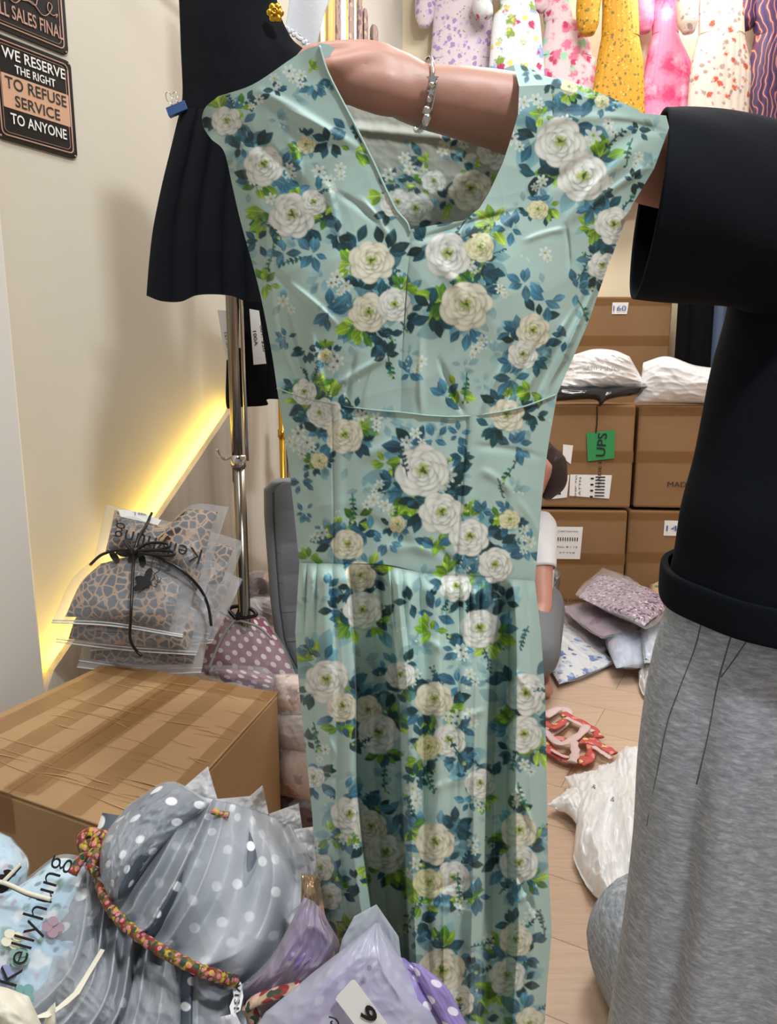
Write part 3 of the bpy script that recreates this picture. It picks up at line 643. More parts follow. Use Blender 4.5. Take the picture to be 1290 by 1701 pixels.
person = thing('person', 'person in a loose black tee and wide grey sweatpants holding up the green dress', 'person', (.68, .98, 0))
sh = np.array([.60, .93, 1.37]); elb = P(1115, 285, .865); wr = P(702, 160, .785)
mid = P(960, 228, .83); m2 = P(860, 193, .808)
palm = P(640, 128, .782); kn_ = P(565, 112, .785)
ch = [[(sh, .046), ((sh+elb)/2+[0, 0, -.004], .047), (elb, .040), (mid, .0405), (m2, .0385), (P(770, 172, .793), .0335), (wr, .0285), (P(660, 140, .784), .0290), (P(625, 122, .785), .0270)]]
for i, (dy, dz) in enumerate(((-.022, -.010), (-.006, .010), (.012, .012), (.028, .004))):       # back of the hand and four fingers curled over the strap
    k0 = kn_+np.array([0, dy, dz]); L = (.9, 1, .95, .8)[i]
    ch.append([(wr+np.array([-.012, dy*.4, 0]), .020), ((wr+k0)/2+np.array([0, dy*.2, .010]), .0185), (k0, .0125)])
    ch.append([(k0, .0122), (k0+np.array([-.030*L, 0, -.002]), .0098), (k0+np.array([-.042*L, -.002, -.026*L]), .0088), (k0+np.array([-.026*L, -.004, -.044*L]), .0078)])
th0 = P(655, 158, .768)
ch.append([(wr+np.array([-.008, -.008, -.004]), .020), (P(640, 150, .768), .0235), (P(600, 145, .768), .0205), (P(565, 150, .772), .0125), (P(540, 160, .775), .0105), (P(518, 172, .780), .0090)])
cx = .685
ch += [[((cx, 1.0, .86), .12), ((cx, 1.0, 1.0), .105), ((cx, .99, 1.15), .115), ((cx, .98, 1.30), .105), ((cx, .975, 1.38), .07)],
       [((cx-.06, .99, 1.22), .09), ((cx+.06, .99, 1.22), .09)], [(sh, .046), ((cx, .98, 1.36), .05)], [((cx+.17, .98, 1.35), .046), ((cx, .98, 1.38), .05)],
       [((cx, .975, 1.38), .055), ((cx, .96, 1.45), .05), ((cx-.01, .945, 1.50), .052)],
       [((cx-.01, .955, 1.60), .088), ((cx-.012, .94, 1.55), .078), ((cx-.014, .915, 1.50), .045)], [((cx-.01, .975, 1.62), .085), ((cx-.01, .96, 1.57), .08)],
       [((cx-.016, .862, 1.572), .010), ((cx-.018, .845, 1.545), .013)], [((cx-.095, .965, 1.575), .013), ((cx-.095, .965, 1.55), .012)], [((cx+.078, .965, 1.575), .013), ((cx+.078, .965, 1.55), .012)],
       [((cx+.17, .98, 1.345), .045), ((cx+.235, .98, 1.10), .04), ((cx+.24, .93, .88), .026)], [((cx+.24, .93, .88), .026), ((cx+.24, .915, .80), .03), ((cx+.24, .91, .75), .02)]]
for k in range(4): ch.append([((cx+.24, .89+.016*k, .76), .010), ((cx+.238, .888+.016*k, .72), .009), ((cx+.23, .885+.016*k, .69), .008)])
ch.append([((cx+.235, .89, .80), .014), ((cx+.225, .872, .76), .010), ((cx+.222, .87, .735), .009)])
for s in (-1, 1):
    ch.append([((cx+s*.09, 1.0, .84), .10), ((cx+s*.10, 1.0, .48), .062), ((cx+s*.10, 1.02, .12), .040), ((cx+s*.10, 1.03, .07), .04)])
    ch.append([((cx+s*.10, 1.04, .045), .042), ((cx+s*.11, .95, .035), .035), ((cx+s*.115, .86, .028), .028)])
body_mesh('body', ch, m_skin, person, .0045, 5)
# face marks and hair
for s in (-1, 1):
    bm = bmesh.new(); bmesh.ops.create_uvsphere(bm, u_segments=16, v_segments=10, radius=.0125, matrix=Matrix.Translation((cx-.014+s*.032, .877, 1.575)) @ Matrix.Diagonal((1.1, .7, .6, 1)))
    from_bm('eye', bm, m_ink, person, True)
tube('mouth', [(cx-.037, .872, 1.518), (cx-.016, .864, 1.514), (cx+.006, .872, 1.518)], .004, plain('lip_red', '9c5650', .4), person, n=10)
bm = bmesh.new(); bmesh.ops.create_uvsphere(bm, u_segments=40, v_segments=28, radius=.106, matrix=Matrix.Translation((cx-.01, .985, 1.615)) @ Matrix.Diagonal((1, 1.05, 1.05, 1)))
for vv in bm.verts:
    if vv.co.z < 1.6: vv.co.y = max(vv.co.y, .955)
    if vv.co.z < 1.56: vv.co.z = 1.56-(1.56-vv.co.z)*2.2
from_bm('hair', bm, m_hair, person, True)
# tee: torso, sleeve and rolled hem
def cxl(px, py, Y, rx): return P(px, py, Y)[0]+rx
tr = []
for (py, px, rx, ry, yc) in ((150,1400,.07,.06,.98),(200,1330,.14,.09,.98),(300,1262,.19,.115,.98),(420,1240,.20,.125,.975),(520,1222,.205,.13,.97),(620,1196,.21,.135,.97),(760,1170,.215,.14,.96),(850,1148,.222,.145,.95),(930,1136,.23,.15,.95),(1000,1121,.235,.155,.95)):
    p = P(px, py, yc); k = sm(500, 1000, py)
    tr.append(((p[0]+rx, yc, p[2]), (rx, -.01, .0), (0.0, ry, .018*k)))
rip = lambda th, v: .012*np.sin(th*5+v*6)*v+.006*np.sin(th*11-v*9)*v
tee_t = ell_loft('tee', tr, m_tee, person, 120, rip, 110, .004)
last = tr[-1]; hem = []
for (dz, o_) in ((.040, 1.0), (.041, 1.035), (.030, 1.045), (.0, 1.045), (-.008, 1.035), (-.008, 1.0)):
    hem.append((np.array(last[0])+[0, 0, dz], np.array(last[1])*o_, np.array(last[2])*o_))
ell_loft('rolled_hem', hem, m_tee, tee_t, 120, lambda th, v: .012*np.sin(th*5+6)+.006*np.sin(th*11-9), 30)
# sleeve
sl = []
for (xt, yt, xb, yb, Y, ry) in ((1099,189,1054,494,.865,.10),(1125,189,1100,498,.875,.105),(1180,194,1165,503,.90,.11),(1240,203,1230,512,.93,.11),(1300,215,1300,540,.95,.11),(1370,222,1400,580,.975,.12), (1430,232,1450,600,.98,.115)):
    a = P(xt, yt, Y); b = P(xb, yb, Y); sl.append(((a+b)/2, (a-b)/2, np.array([.020 if len(sl) == 0 else .02, ry, 0])))
ell_loft('sleeve', [((cx+.10, .98, 1.36), (.0, .0, .09), (0, .10, 0)), ((cx+.17, .98, 1.33), (.05, .0, .085), (0, .10, 0)), ((cx+.225, .98, 1.25), (.085, 0, .03), (0, .10, 0)), ((cx+.24, .98, 1.13), (.085, 0, .0), (0, .095, 0))], m_tee, person, 60, lambda th, v: .02*np.sin(th*4+v*5), 40, .003)
rip2 = lambda th, v: .014*np.sin(th*3+v*3)*(.4+v)+.006*np.sin(th*8+v*12)
slv = ell_loft('sleeve', sl, m_tee, person, 90, rip2, 70, .004)
a = np.array([s_[0]*1.0 for s_ in sl]); 
def sleeve_ring(f, k=1.006):
    R = catmull(np.array([np.concatenate([s_[0], s_[1], s_[2]]) for s_ in sl]), 201)[int(f*200)]; th = np.linspace(0, 2*np.pi, 80)
    kk = (1+rip2(th, f))*k; return R[:3]+(np.cos(th)*kk)[:, None]*R[3:6]+(np.sin(th)*kk)[:, None]*R[6:]
merge([tube('s', sleeve_ring(f), .0009, m_tee, slv, 6) for f in (.115, .130)], 'sleeve_stitching')
# sweatpants
def leg_profile(th, v):     # deep soft folds that run down the leg
    return .030*np.sin(th*4+1.2)*sm(.05, .5, v)+.055*np.exp(-((th-3.98)/.13)**2)*sm(.05, .5, v)-.05*np.exp(-((th-3.75)/.09)**2)*sm(.1, .5, v)-.10*np.exp(-((th-4.36)/.20)**2)*sm(.2, .8, v)+.05*np.exp(-((th-4.75)/.2)**2)*sm(.2, .8, v)+.012*np.sin(th*9+v*5)*sm(.1, .6, v)
pl_ = []
for (py, px, rx, ry) in ((930,1140,.215,.135),(985,1124,.225,.15),(1100,1092,.24,.17),(1250,1070,.225,.175),(1400,1060,.215,.18),(1550,1042,.215,.185),(1701,1020,.22,.19),(1800,1004,.225,.195)):
    p = P(px, py, .97); pl_.append(((p[0]+rx*.9, .97, p[2]), (rx*.9, 0, 0), (0, ry*.8, 0)))
bot = np.array(pl_[-1][0]); pl_.append(((bot[0], .97, .04), (.2, 0, 0), (0, .15, 0)))
leg1 = ell_loft('sweatpants_leg', pl_, m_heather, person, 200, leg_profile, 140, .003)
p2 = [((.74, 1.03, .90), (.19, 0, 0), (0, .13, 0)), ((.77, 1.04, .70), (.19, 0, 0), (0, .15, 0)), ((.80, 1.05, .45), (.20, 0, 0), (0, .16, 0)), ((.82, 1.05, .25), (.20, 0, 0), (0, .17, 0)), ((.83, 1.05, .04), (.20, 0, 0), (0, .17, 0))]
ell_loft('sweatpants_leg', p2, m_heather, person, 80, lambda th, v: .02*np.sin(th*6+v*4), 40, .003)
R9 = catmull(np.array([np.concatenate([np.ravel(q_) for q_ in r_]) for r_ in pl_]), 141)
def on_leg(px_list):        # seam traced on the leg surface (nearest surface point along the view ray, found on the mesh)
    out = []
    th = np.linspace(np.pi, 2*np.pi, 500)
    for (px, py) in px_list:
        best = None
        for i in range(0, 141):
            r = R9[i]; k = 1+leg_profile(th, i/140); q_ = r[:3]+(np.cos(th)*k)[:, None]*r[3:6]+(np.sin(th)*k)[:, None]*r[6:]
            d_ = q_-CAM; yy = d_[:, 1]*cp-d_[:, 2]*sp; zz = d_[:, 1]*sp+d_[:, 2]*cp
            X = 645+F*d_[:, 0]/yy; Yp = 850.5-F*zz/yy; e = np.hypot(X-px, Yp-py)
            e = e+yy*8; j = e.argmin()
            if best is None or e[j] < best[0]: best = (e[j], q_[j])
        out.append(best[1]+np.array([-.0006, -.0012, 0]))
    return out
seams = [[(1166,1030),(1152,1080),(1130,1140),(1108,1200),(1092,1280),(1075,1370)], [(1216,1048),(1203,1090),(1190,1140),(1176,1220),(1158,1300)], [(1243,1060),(1218,1098),(1196,1128)], [(1077,1190),(1098,1203)]]
m_seam = plain('dark_grey_seam', '5a5c60', .9)
merge([tube('s', on_leg(s_), .0010, m_seam, leg1, 6, n=24) for s_ in seams], 'pocket_seams')

# bracelet
br_ = thing('bracelet', 'silver snake-chain charm bracelet around the outstretched wrist', 'bracelet', P(702, 160, .785))
bc = P(702, 158, .787); ax = (m2-wr); ax /= np.linalg.norm(ax)
e1 = np.array([.12, -.05, 1.0]); e1 -= ax*(e1@ax)*.55; e1 /= np.linalg.norm(e1); e2 = np.cross(ax, e1); e2 /= np.linalg.norm(e2)
th = np.linspace(0, 2*np.pi, 140, endpoint=True); ringp = bc+np.outer(np.cos(th), e1)*.0325+np.outer(np.sin(th), e2)*.0335
tube('chain', ringp, .0017+.0004*np.sin(np.arange(140)*np.pi), m_silver, br_, 8)
def ball(name, c, r, mat, parent, s=(1, 1, 1)):
    bm = bmesh.new(); bmesh.ops.create_uvsphere(bm, u_segments=14, v_segments=10, radius=r, matrix=Matrix.Translation(V(c)) @ Matrix.Diagonal((*s, 1))); return from_bm(name, bm, mat, parent, True)
def star(name, c, r, mat, parent, n=5, th_=.002, ex=(1, 0, 0), ey=(0, 0, 1)):
    ex, ey = np.array(ex, float), np.array(ey, float)
    pts = [c+ex*math.cos(a_)*q_+ey*math.sin(a_)*q_ for k in range(2*n) for a_, q_ in [(math.pi/2+k*math.pi/n, r if k % 2 == 0 else r*.42)]]
    return prism(name, pts, np.cross(ex, ey)*th_, mat, parent)
fr = lambda a_: bc+math.cos(a_)*e1*.0325+math.sin(a_)*e2*.0335
sg = 1 if e2[1] < 0 else -1
fa = [fr(sg*a_)+np.array([0, -.0022, 0]) for a_ in (1.45, 1.62, 1.80, 2.0, 2.2)]
star('star_charm', fa[0], .0062, m_silver, br_); ball('bead_charm', fa[1], .0034, m_silver, br_); star('star_charm', fa[2], .0045, m_silver, br_)
ball('bead_charm', fa[3], .0032, m_silver, br_); tube('safety_chain', [fa[0]+[.004, 0, 0], fa[2]+[.004, -.001, -.002], fa[4]+[.003, -.002, -.006]], .0008, m_silver, br_, 6, n=12)
b0 = fa[4]+np.array([-.001, -.002, -.004]); ball('bell_charm', b0, .0052, m_silver, br_)
tube('pearl_drop', [b0+[0, 0, -.003], b0+[0, 0, -.007], b0+[-.0005, 0, -.012], b0+[-.001, 0, -.016]], [.0045, .0052, .0038, .0008], m_silver, br_, 12)

# crouching person behind the dress
m_wt = m_white_cloth
kid = thing('person', 'person with tied dark brown hair in a white tee crouching behind the green dress', 'person', (.45, 2.75, 0))
hd = P(893, 775, 2.75); X0 = hd[0]; shz = P(880, 862, 2.72)[2]
e0 = P(905, 930, 2.62); 
ch = [[((X0-.02, 2.75, hd[2]), .09), ((X0-.03, 2.73, hd[2]-.07), .06)], [((X0-.03, 2.76, hd[2]-.08), .05), ((X0-.04, 2.78, shz-.02), .055)],
      [((X0-.05, 2.80, shz-.05), .11), ((X0-.06, 2.80, shz-.22), .12), ((X0-.06, 2.82, .25), .13)], [((X0-.16, 2.78, shz-.05), .05), ((X0+.035, 2.76, shz-.05), .05)],
      [((X0+.035, 2.76, shz-.05), .048), (P(900, 945, 2.68), .042), (P(902, 1010, 2.6), .034)], [(P(902, 1010, 2.6), .034), (P(880, 1060, 2.5), .026), (P(862, 1080, 2.46), .022)],
      [((X0-.16, 2.78, shz-.05), .048), ((X0-.2, 2.7, shz-.25), .04), ((X0-.1, 2.5, .35), .024)],
      [((X0-.12, 2.80, .22), .10), ((X0-.14, 2.45, .30), .07), ((X0-.13, 2.6, .06), .045)], [((X0, 2.80, .22), .10), ((X0-.04, 2.55, .24), .06), ((X0-.04, 2.62, .06), .045)],
      [((X0-.13, 2.6, .05), .04), ((X0-.13, 2.45, .04), .03)], [((X0, 2.62, .05), .04), ((X0, 2.47, .04), .03)]]
for k in range(4): ch.append([(P(862, 1080, 2.46)+[-.01, 0, .012*k-.02], .009), (P(842, 1094, 2.44)+[-.012, 0, .012*k-.02], .008), (P(834, 1100, 2.44)+[-.012, .015, .012*k-.02], .007)])
ch.append([((X0-.02, 2.665, hd[2]-.015), .012), ((X0-.022, 2.655, hd[2]-.03), .012)])
body_mesh('body', ch, m_skin, kid, .007, 5)
hr = [[((X0-.02, 2.77, hd[2]+.02), .102), ((X0-.01, 2.79, hd[2]-.02), .09)], [((X0+.04, 2.76, hd[2]+.0), .075), ((X0+.06, 2.74, hd[2]-.055), .052), ((X0+.04, 2.74, hd[2]-.10), .03)]]
body_mesh('hair', hr, m_hair, kid, .006, 4)
ell_loft('tee', [((X0-.06, 2.79, shz+.02), (.06, 0, 0), (0, .06, 0)), ((X0-.06, 2.79, shz-.02), (.14, 0, 0), (0, .10, 0)), ((X0-.06, 2.80, shz-.2), (.15, 0, 0), (0, .13, 0)), ((X0-.06, 2.81, .2), (.15, 0, 0), (0, .15, 0))], m_wt, kid, 60, lambda th, v: .02*np.sin(th*5+v*7)*v, 40)
sa, sb = np.array([X0+.02, 2.77, shz-.045]), P(901, 944, 2.69); ax_ = (sb-sa)/np.linalg.norm(sb-sa); r1 = np.cross(ax_, [0, 1, 0]); r1 /= np.linalg.norm(r1); r2 = np.cross(ax_, r1)
ell_loft('sleeve', [(sa-ax_*.055, r1*.04, r2*.04), (sa-ax_*.02, r1*.062, r2*.062), (sa+ax_*.02, r1*.066, r2*.066), ((sa+sb)/2, r1*.058, r2*.06), (sb, r1*.05, r2*.055)], m_wt, kid, 50, lambda th, v: .02*np.sin(th*4+v*9), 30, .003)
kp = P(895, 1085, 2.45)
body_mesh('trousers', [[((X0-.06, 2.82, .22), .15), ((X0-.10, 2.80, .22), .12)], [((X0-.0, 2.80, .24), .14), (kp+[-.02, 0, 0], .095)], [(kp+[-.02,0,0], .095), ((kp[0]-.03, 2.6, .12), .06)], [((X0-.14, 2.80, .24), .12), ((X0-.14, 2.45, .30), .085), ((X0-.13, 2.6, .1), .06)]], plain('mid_grey_jersey', '6d7177', .85, var=.05), kid, .008, 5)

# ------------------------------------------------------------------ helpers for soft packages
def yat(Yf, x, y): return Yf(x, y) if callable(Yf) else Yf+0*x
def project(mode, Yf, x, y, lift):
    # mode 'Y': upright face at distance Yf, lifted toward the viewer; mode 'z': lying face at height Yf, lifted upward
    if mode == 'Y': return P(x, y, yat(Yf, x, y)-lift)
    p = Pz(x, y, yat(Yf, x, y)); p[..., 2] += lift; return p
def inset(q, k):
    c = q.mean((0, 1)); return c+(q-c)*k
def pillow(name, q, mode, Yf, t_, mat, parent, seed=1, wr=.004, fl=.0, wf=1.0, pinch=None, uvs=1.0, back=1.0, pw=2.2, lift0=0.0, rough=1.0):
    nv, nu = q.shape[:2]; u = np.linspace(-1, 1, nu)[None, :]+0*q[..., 0]; v = np.linspace(-1, 1, nv)[:, None]+0*q[..., 0]
    pr = (1-np.abs(u)**pw)**.6*(1-np.abs(v)**pw)**.6
    if fl: pr = np.clip(pr*1.25-.0, 0, 1)**(1+fl)
    if pinch: pr = pr*(1-pinch[1]*np.exp(-((v-pinch[0])/.12)**2))
    edge = sm(0, .25, pr)
    w_ = wrinkle(u*wf, v*wf, seed, 7, 1.2, 6)*wr*(.35+.65*edge)+wrinkle(u*wf*.7, v*wf*.7, seed+5, 4, .8, 2.5, False)*wr*1.2*rough
    f = project(mode, Yf, q[..., 0], q[..., 1], pr*t_+w_+.0006+lift0); b = project(mode, Yf, q[..., 0], q[..., 1], -pr*t_*back+w_*.6-.0006+lift0)
    co = np.concatenate([f, b[:, ::-1]], 1); me_uv = None
    sx = np.linalg.norm(f[nv//2, 0]-f[nv//2, -1]); sy = np.linalg.norm(f[0, nu//2]-f[-1, nu//2])
    uv = np.stack([(u+1)/2*sx, (1-v)/2*sy], -1); uv = np.concatenate([uv, uv[:, ::-1]+3.3], 1)*uvs
    return grid(name, co, mat, parent, wrap=True, uv=uv)
def quadc(a, b, c, d, nu=60, nv=60, bow=0):      # corners TL, TR, BR, BL (pixels) -> grid, edges bowed a little
    a, b, c, d = map(lambda k: np.array(k, float), (a, b, c, d)); m = (a+b+c+d)/4
    f = lambda p, q: [p, (p+q)/2+((p+q)/2-m)*bow, q]
    return coons(f(a, d), f(b, c), f(a, b), f(d, c), nu, nv)
def package(label, q, mode, Yf, t_, cm, fm=None, seed=1, ins=.86, group=None, zipm=True, pinch=None, wr=.004, cat='packaged garment', name='packaged_garment', back=1.0, film_t=None, wf=1.0, pw=2.2):
    c = q[q.shape[0]//2, q.shape[1]//2]
    base = project(mode, Yf, c[0], c[1], 0)
    r = thing(name, label, cat, base, group)
    pillow('garment', inset(q, ins), mode, Yf, t_*.9, cm, r, seed, wr, wf=wf, pinch=pinch, back=back, pw=pw)
    ft = film_t or t_*.96+.005
    g = pillow('bag', q, mode, Yf, ft, fm or m_film, r, seed+11, wr*1.1, .5, wf=wf, pinch=pinch, back=back, pw=pw)
    if zipm:
        b = q[-1]; k = q[-4]; n = len(b)
        pa = project(mode, Yf, b[:, 0], b[:, 1], .003+.002*np.sin(np.linspace(0, 7, n)+seed)); pb = project(mode, Yf, k[:, 0], k[:, 1], .004+.002*np.sin(np.linspace(0, 7, n)+seed))
        merge([tube('z', pa, .0016, m_film_hi, g, 6), tube('z', pb, .0013, m_film_hi, g, 6)], 'zip_seal')
    return r
def text_px(body, c, hpx, dirx, mode, Yf, lift, mat, parent, wpx=None, sx=1.0, name='lettering', serif=0, bold=0, diry=None):
    o = text(body, Matrix.Identity(4), 1.0, mat, None, name, sx=sx, bold=bold, shear=0)
    me = o.data; bpy.data.objects.remove(o); n = len(me.vertices); co = np.empty(n*3, np.float32); me.vertices.foreach_get('co', co); co = co.reshape(-1, 3).astype(float)
    dx = np.array(dirx, float); dx /= np.linalg.norm(dx); dy = np.array([dx[1], -dx[0]]) if diry is None else np.array(diry, float)
    if wpx: co[:, 0] *= wpx/(co[:, 0].max()-co[:, 0].min()+1e-9)
    else: co[:, 0] *= hpx
    co[:, 1] *= hpx
    px = c[0]+co[:, 0]*dx[0]+co[:, 1]*dy[0]; py = c[1]+co[:, 0]*dx[1]+co[:, 1]*dy[1]
    w_ = project(mode, Yf, px, py, lift); me.vertices.foreach_set('co', w_.astype(np.float32).ravel()); me.update()
    return link(name, me, mat, parent, False)
def patch_px(name, pts, mode, Yf, lift, mat, parent, th_=.0006):
    p = np.array(pts, float); f = project(mode, Yf, p[:, 0], p[:, 1], lift); n = np.cross(f[1]-f[0], f[2]-f[0]); n /= np.linalg.norm(n)
    if n@(CAM-f[0]) < 0: n = -n
    return prism(name, f, -n*th_, mat, parent)

# ------------------------------------------------------------------ wall signs
m_signb = plain('black_enamel', '0d0c0f', .35); m_signt = plain('tan_enamel', 'c69b7e', .4); m_signw = plain('off_white_enamel', 'e2ded8', .4); m_signl = plain('pinkish_line_enamel', 'b08b7a', .4)
def wall_sign(label, s0, s1, z0, z1, rows_, bands):
    c = P0+WD*((s0+s1)/2); c[2] = (z0+z1)/2; r = thing('metal_sign', label, 'sign', c, 'metal signs on the left wall')
    def pt(s, z, off): q_ = P0+WD*s+WN*off; q_[2] = z; return q_
    def rr(a, b, c_, d, off, mat, nm, th_=.0012, rad=.012):
        pts = []
        for (cs, cz, t0) in ((b-rad, d-rad, 0), (a+rad, d-rad, 1), (a+rad, c_+rad, 2), (b-rad, c_+rad, 3)):
            for k in range(5): an = (t0+k/4)*math.pi/2; pts.append(pt(cs+rad*math.cos(an), cz+rad*math.sin(an), off))
        return prism(nm, pts, -WN*th_, mat, r)
    plate = rr(s0, s1, z0, z1, .006, m_signb, 'plate', .005)
    m1 = []
    for (e, wd) in ((.010, .0032), (.0165, .0012)):
        pth = []
        a, b, c_, d, rad = s0+e, s1-e, z0+e, z1-e, .010
        for (cs, cz, t0) in ((b-rad, d-rad, 0), (a+rad, d-rad, 1), (a+rad, c_+rad, 2), (b-rad, c_+rad, 3)):
            for k in range(6): an = (t0+k/5)*math.pi/2; pth.append(pt(cs+rad*math.cos(an), cz+rad*math.sin(an), .0066))
        pth.append(pth[0]); m1.append(tube('l', pth, wd/2, m_signl, r, 6, flat=1.0))
    merge(m1, 'border_line')
    for (a, b) in bands: rr(s0+.0185, s1-.0125, z0+(z1-z0)*a, z0+(z1-z0)*b, .0068, m_signt, 'tan_band', .0008, .002)
    for (body, cz, h, wd, mat) in rows_:
        M = frame(pt((s0+s1)/2+.003, z0+(z1-z0)*cz, .0074), WD, (0, 0, 1))
        if M.col[2].xyz.dot(V(WN)) < 0: M.col[2] *= -1
        text(body, M, (z1-z0)*h, mat, plate, width=(s1-s0)*wd, bold=.012, depth=.0004)
    for (a, b) in ((s0+.006, z0+.006), (s1-.006, z0+.006), (s1-.006, z1-.006), (s0+.006, z1-.006)): ball('rivet', pt(a, b, .007), .0022, m_signl, plate)
    return r, pt
def sz(px, py): q_ = wall(px, py); return float((q_-P0)@WD), float(q_[2])
s1_, zt = sz(114, 104); s2_, zb = sz(127, 266); s_r = (s1_+s2_)/2; s_l, _ = sz(-13, 150)
wall_sign('black and tan metal sign reading we reserve the right to refuse service to anyone', s_l, s_r, zb, zt,
          [('WE RESERVE', .845, .105, .78, m_signw), ('THE RIGHT', .715, .08, .50, m_signw), ('TO REFUSE', .565, .115, .76, m_ink), ('SERVICE', .405, .11, .56, m_ink), ('TO ANYONE', .225, .105, .70, m_signw)], [(.32, .645)])
_, zb2 = sz(113, 95)
sg_, pt_ = wall_sign('black metal sign ending in all sales final, above the refuse service sign', s_l-.005, s_r-.004, zb2, zb2+(zt-zb)*1.0,
          [('ALL SALES FINAL', .20, .13, .86, m_signl), ('REFUNDS', .62, .15, .80, m_signl)], [])
cc = lambda a, b: pt_(s_l+(s_r-s_l)*a, zb2+(zt-zb)*b, .0075)
merge([tube('o', [cc(a, b) for a, b in pts_], .0011, m_signl, sg_, 6, n=50) for pts_ in
       ([(.38,.44),(.42,.36),(.55,.38),(.66,.30),(.74,.33),(.80,.42),(.76,.45),(.74,.38),(.80,.34),(.86,.37),(.84,.33)], [(.62,.44),(.58,.36),(.45,.38),(.34,.30),(.26,.33),(.20,.42),(.24,.45),(.26,.38),(.20,.34),(.14,.37)])], 'scroll_ornament')

# ------------------------------------------------------------------ black dress on the left, clip, button
bd = thing('black_dress', 'short pleated black dress with gold flower button hanging by the left wall', 'dress', P(370, 300, 1.45))
def garment_sheet(name, q, Y0, parent, mat, pleat, n_pl, amp, back=.05):
    nv, nu = q.shape[:2]; u = np.linspace(0, 1, nu)[None, :]+0*q[..., 0]; v = np.linspace(0, 1, nv)[:, None]+0*q[..., 0]
    bul = np.sin(np.pi*u)**.7*.05; pl2 = amp*np.abs(np.sin(np.pi*u*n_pl+.4*np.sin(v*3)))**.6*sm(pleat, pleat+.35, v)+.004*wrinkle(u*1.3, v*1.5, 4, 6, .8, 4)
    f = P(q[..., 0], q[..., 1], Y0-bul-pl2); b = P(q[..., 0], q[..., 1], Y0+.004+np.sin(np.pi*u)**.7*back)
    uv = np.stack([u*.4, 1-v], -1); uv = np.concatenate([uv, uv[:, ::-1]], 1)
    return grid(name, np.concatenate([f, b[:, ::-1]], 1), mat, parent, wrap=True, uv=uv)
q = coons([(290,-120),(297,0),(300,80),(303,150),(300,183)], [(450,-120),(460,0),(482,60),(515,95),(560,185)], [(290,-120),(450,-120)], [(300,183),(430,190),(560,185)], 90, 110)
garment_sheet('bodice', q, 1.45, bd, m_blackd, .9, 3, .0)
q = coons([(300,178),(285,240),(268,310),(254,380),(247,440),(243,491)], [(560,178),(600,300),(620,505)], [(300,178),(430,186),(560,178)], [(243,491),(268,502),(300,505),(330,496),(380,500),(430,515),(620,530)], 220, 130)
garment_sheet('pleated_skirt', q, 1.446, bd, m_blackd, -.2, 9, .016)
fl = thing_b = None
bt = P(457, 22, 1.40); k = [ball('p', bt+np.array([.009*math.cos(a), -.002, .010*math.sin(a)]), .0068, m_gold, bd, (1, .6, 1)) for a in np.linspace(0, 6.283, 7)[:-1]]+[ball('p', bt+[0, -.005, 0], .0062, m_gold, bd, (1, .7, 1))]
tor = [bt+np.array([.0045*math.cos(a), -.009, .0045*math.sin(a)]) for a in np.linspace(0, 5.2, 20)]
merge(k+[tube('p', tor, .0016, m_gold, bd, 6)], 'flower_button')
cl = thing('binder_clip', 'blue binder clip gripping the left waist of the black dress', 'binder clip', P(293, 180, 1.42))
m_blue = plain('blue_enamel', '2c4a78', .35)
A = P(277, 184, 1.425); B = P(308, 171, 1.425); ex = (B-A)/np.linalg.norm(B-A); ey = np.array([-.42*ex[2]*2, -.1, 1.0]); ey -= ex*(ey@ex); ey /= np.linalg.norm(ey); nn = np.cross(ex, ey)
Mc = Matrix([[*ex[:1], ey[0], nn[0], 0], [ex[1], ey[1], nn[1], 0], [ex[2], ey[2], nn[2], 0], [0, 0, 0, 1]]); W_ = float(np.linalg.norm(B-A)); cen = (A+B)/2-ey*.004
bm = bmesh.new()
for pts_ in ([(-1, -.008, -.007), (-1, .009, -.001), (-1, .009, .001), (-1, -.008, .007)],):
    a = [bm.verts.new(V(cen+ex*(-W_/2)+ey*y_+nn*z_)) for _, y_, z_ in pts_]; b = [bm.verts.new(V(cen+ex*(W_/2)+ey*y_+nn*z_)) for _, y_, z_ in pts_]
    bm.faces.new(a); bm.faces.new(b[::-1])
    for i in range(4): bm.faces.new([a[i], b[i], b[(i+1) % 4], a[(i+1) % 4]])
from_bm('clip_body', bm, m_blue, cl, False, .0006)
for s in (-1, 1):
    c_ = cen+ey*.009+nn*s*.001; lx = -ex*.001*s
    pth = [c_-ex*.006, c_-ex*.0065+ey*.010+nn*s*.002+lx*4, c_-ex*.003+ey*.0185+nn*s*.005+lx*5, c_+ex*.003+ey*.0195+nn*s*.005+lx*5, c_+ex*.005+ey*.011+nn*s*.002+lx*4, c_+ex*.006]
    tube('wire_handle', pth, .0007, m_silver, cl, 6, n=30)
# white lace edged cloth above the hand
lc = thing('lace_trimmed_cloth', 'small white lace-edged cloth hanging beside the gold button', 'cloth', P(505, 30, 1.5))
q = coons([(484,-30),(478,20),(474,44)], [(560,-30),(540,20),(524,82)], [(484,-30),(560,-30)], [(474,44),(500,62),(524,82)], 40, 40)
x, y = q[..., 0], q[..., 1]; grid('cloth', P(x, y, 1.5+.01*np.sin(x/18.)), m_white_cloth, lc, thick=.002)
merge([ball('l', P(474+50*f, 46+38*f, 1.497)+[0, 0, .002*math.sin(f*40)], .0042, m_white_cloth, lc, (1, .5, 1)) for f in np.linspace(0, 1, 16)], 'lace_edge')

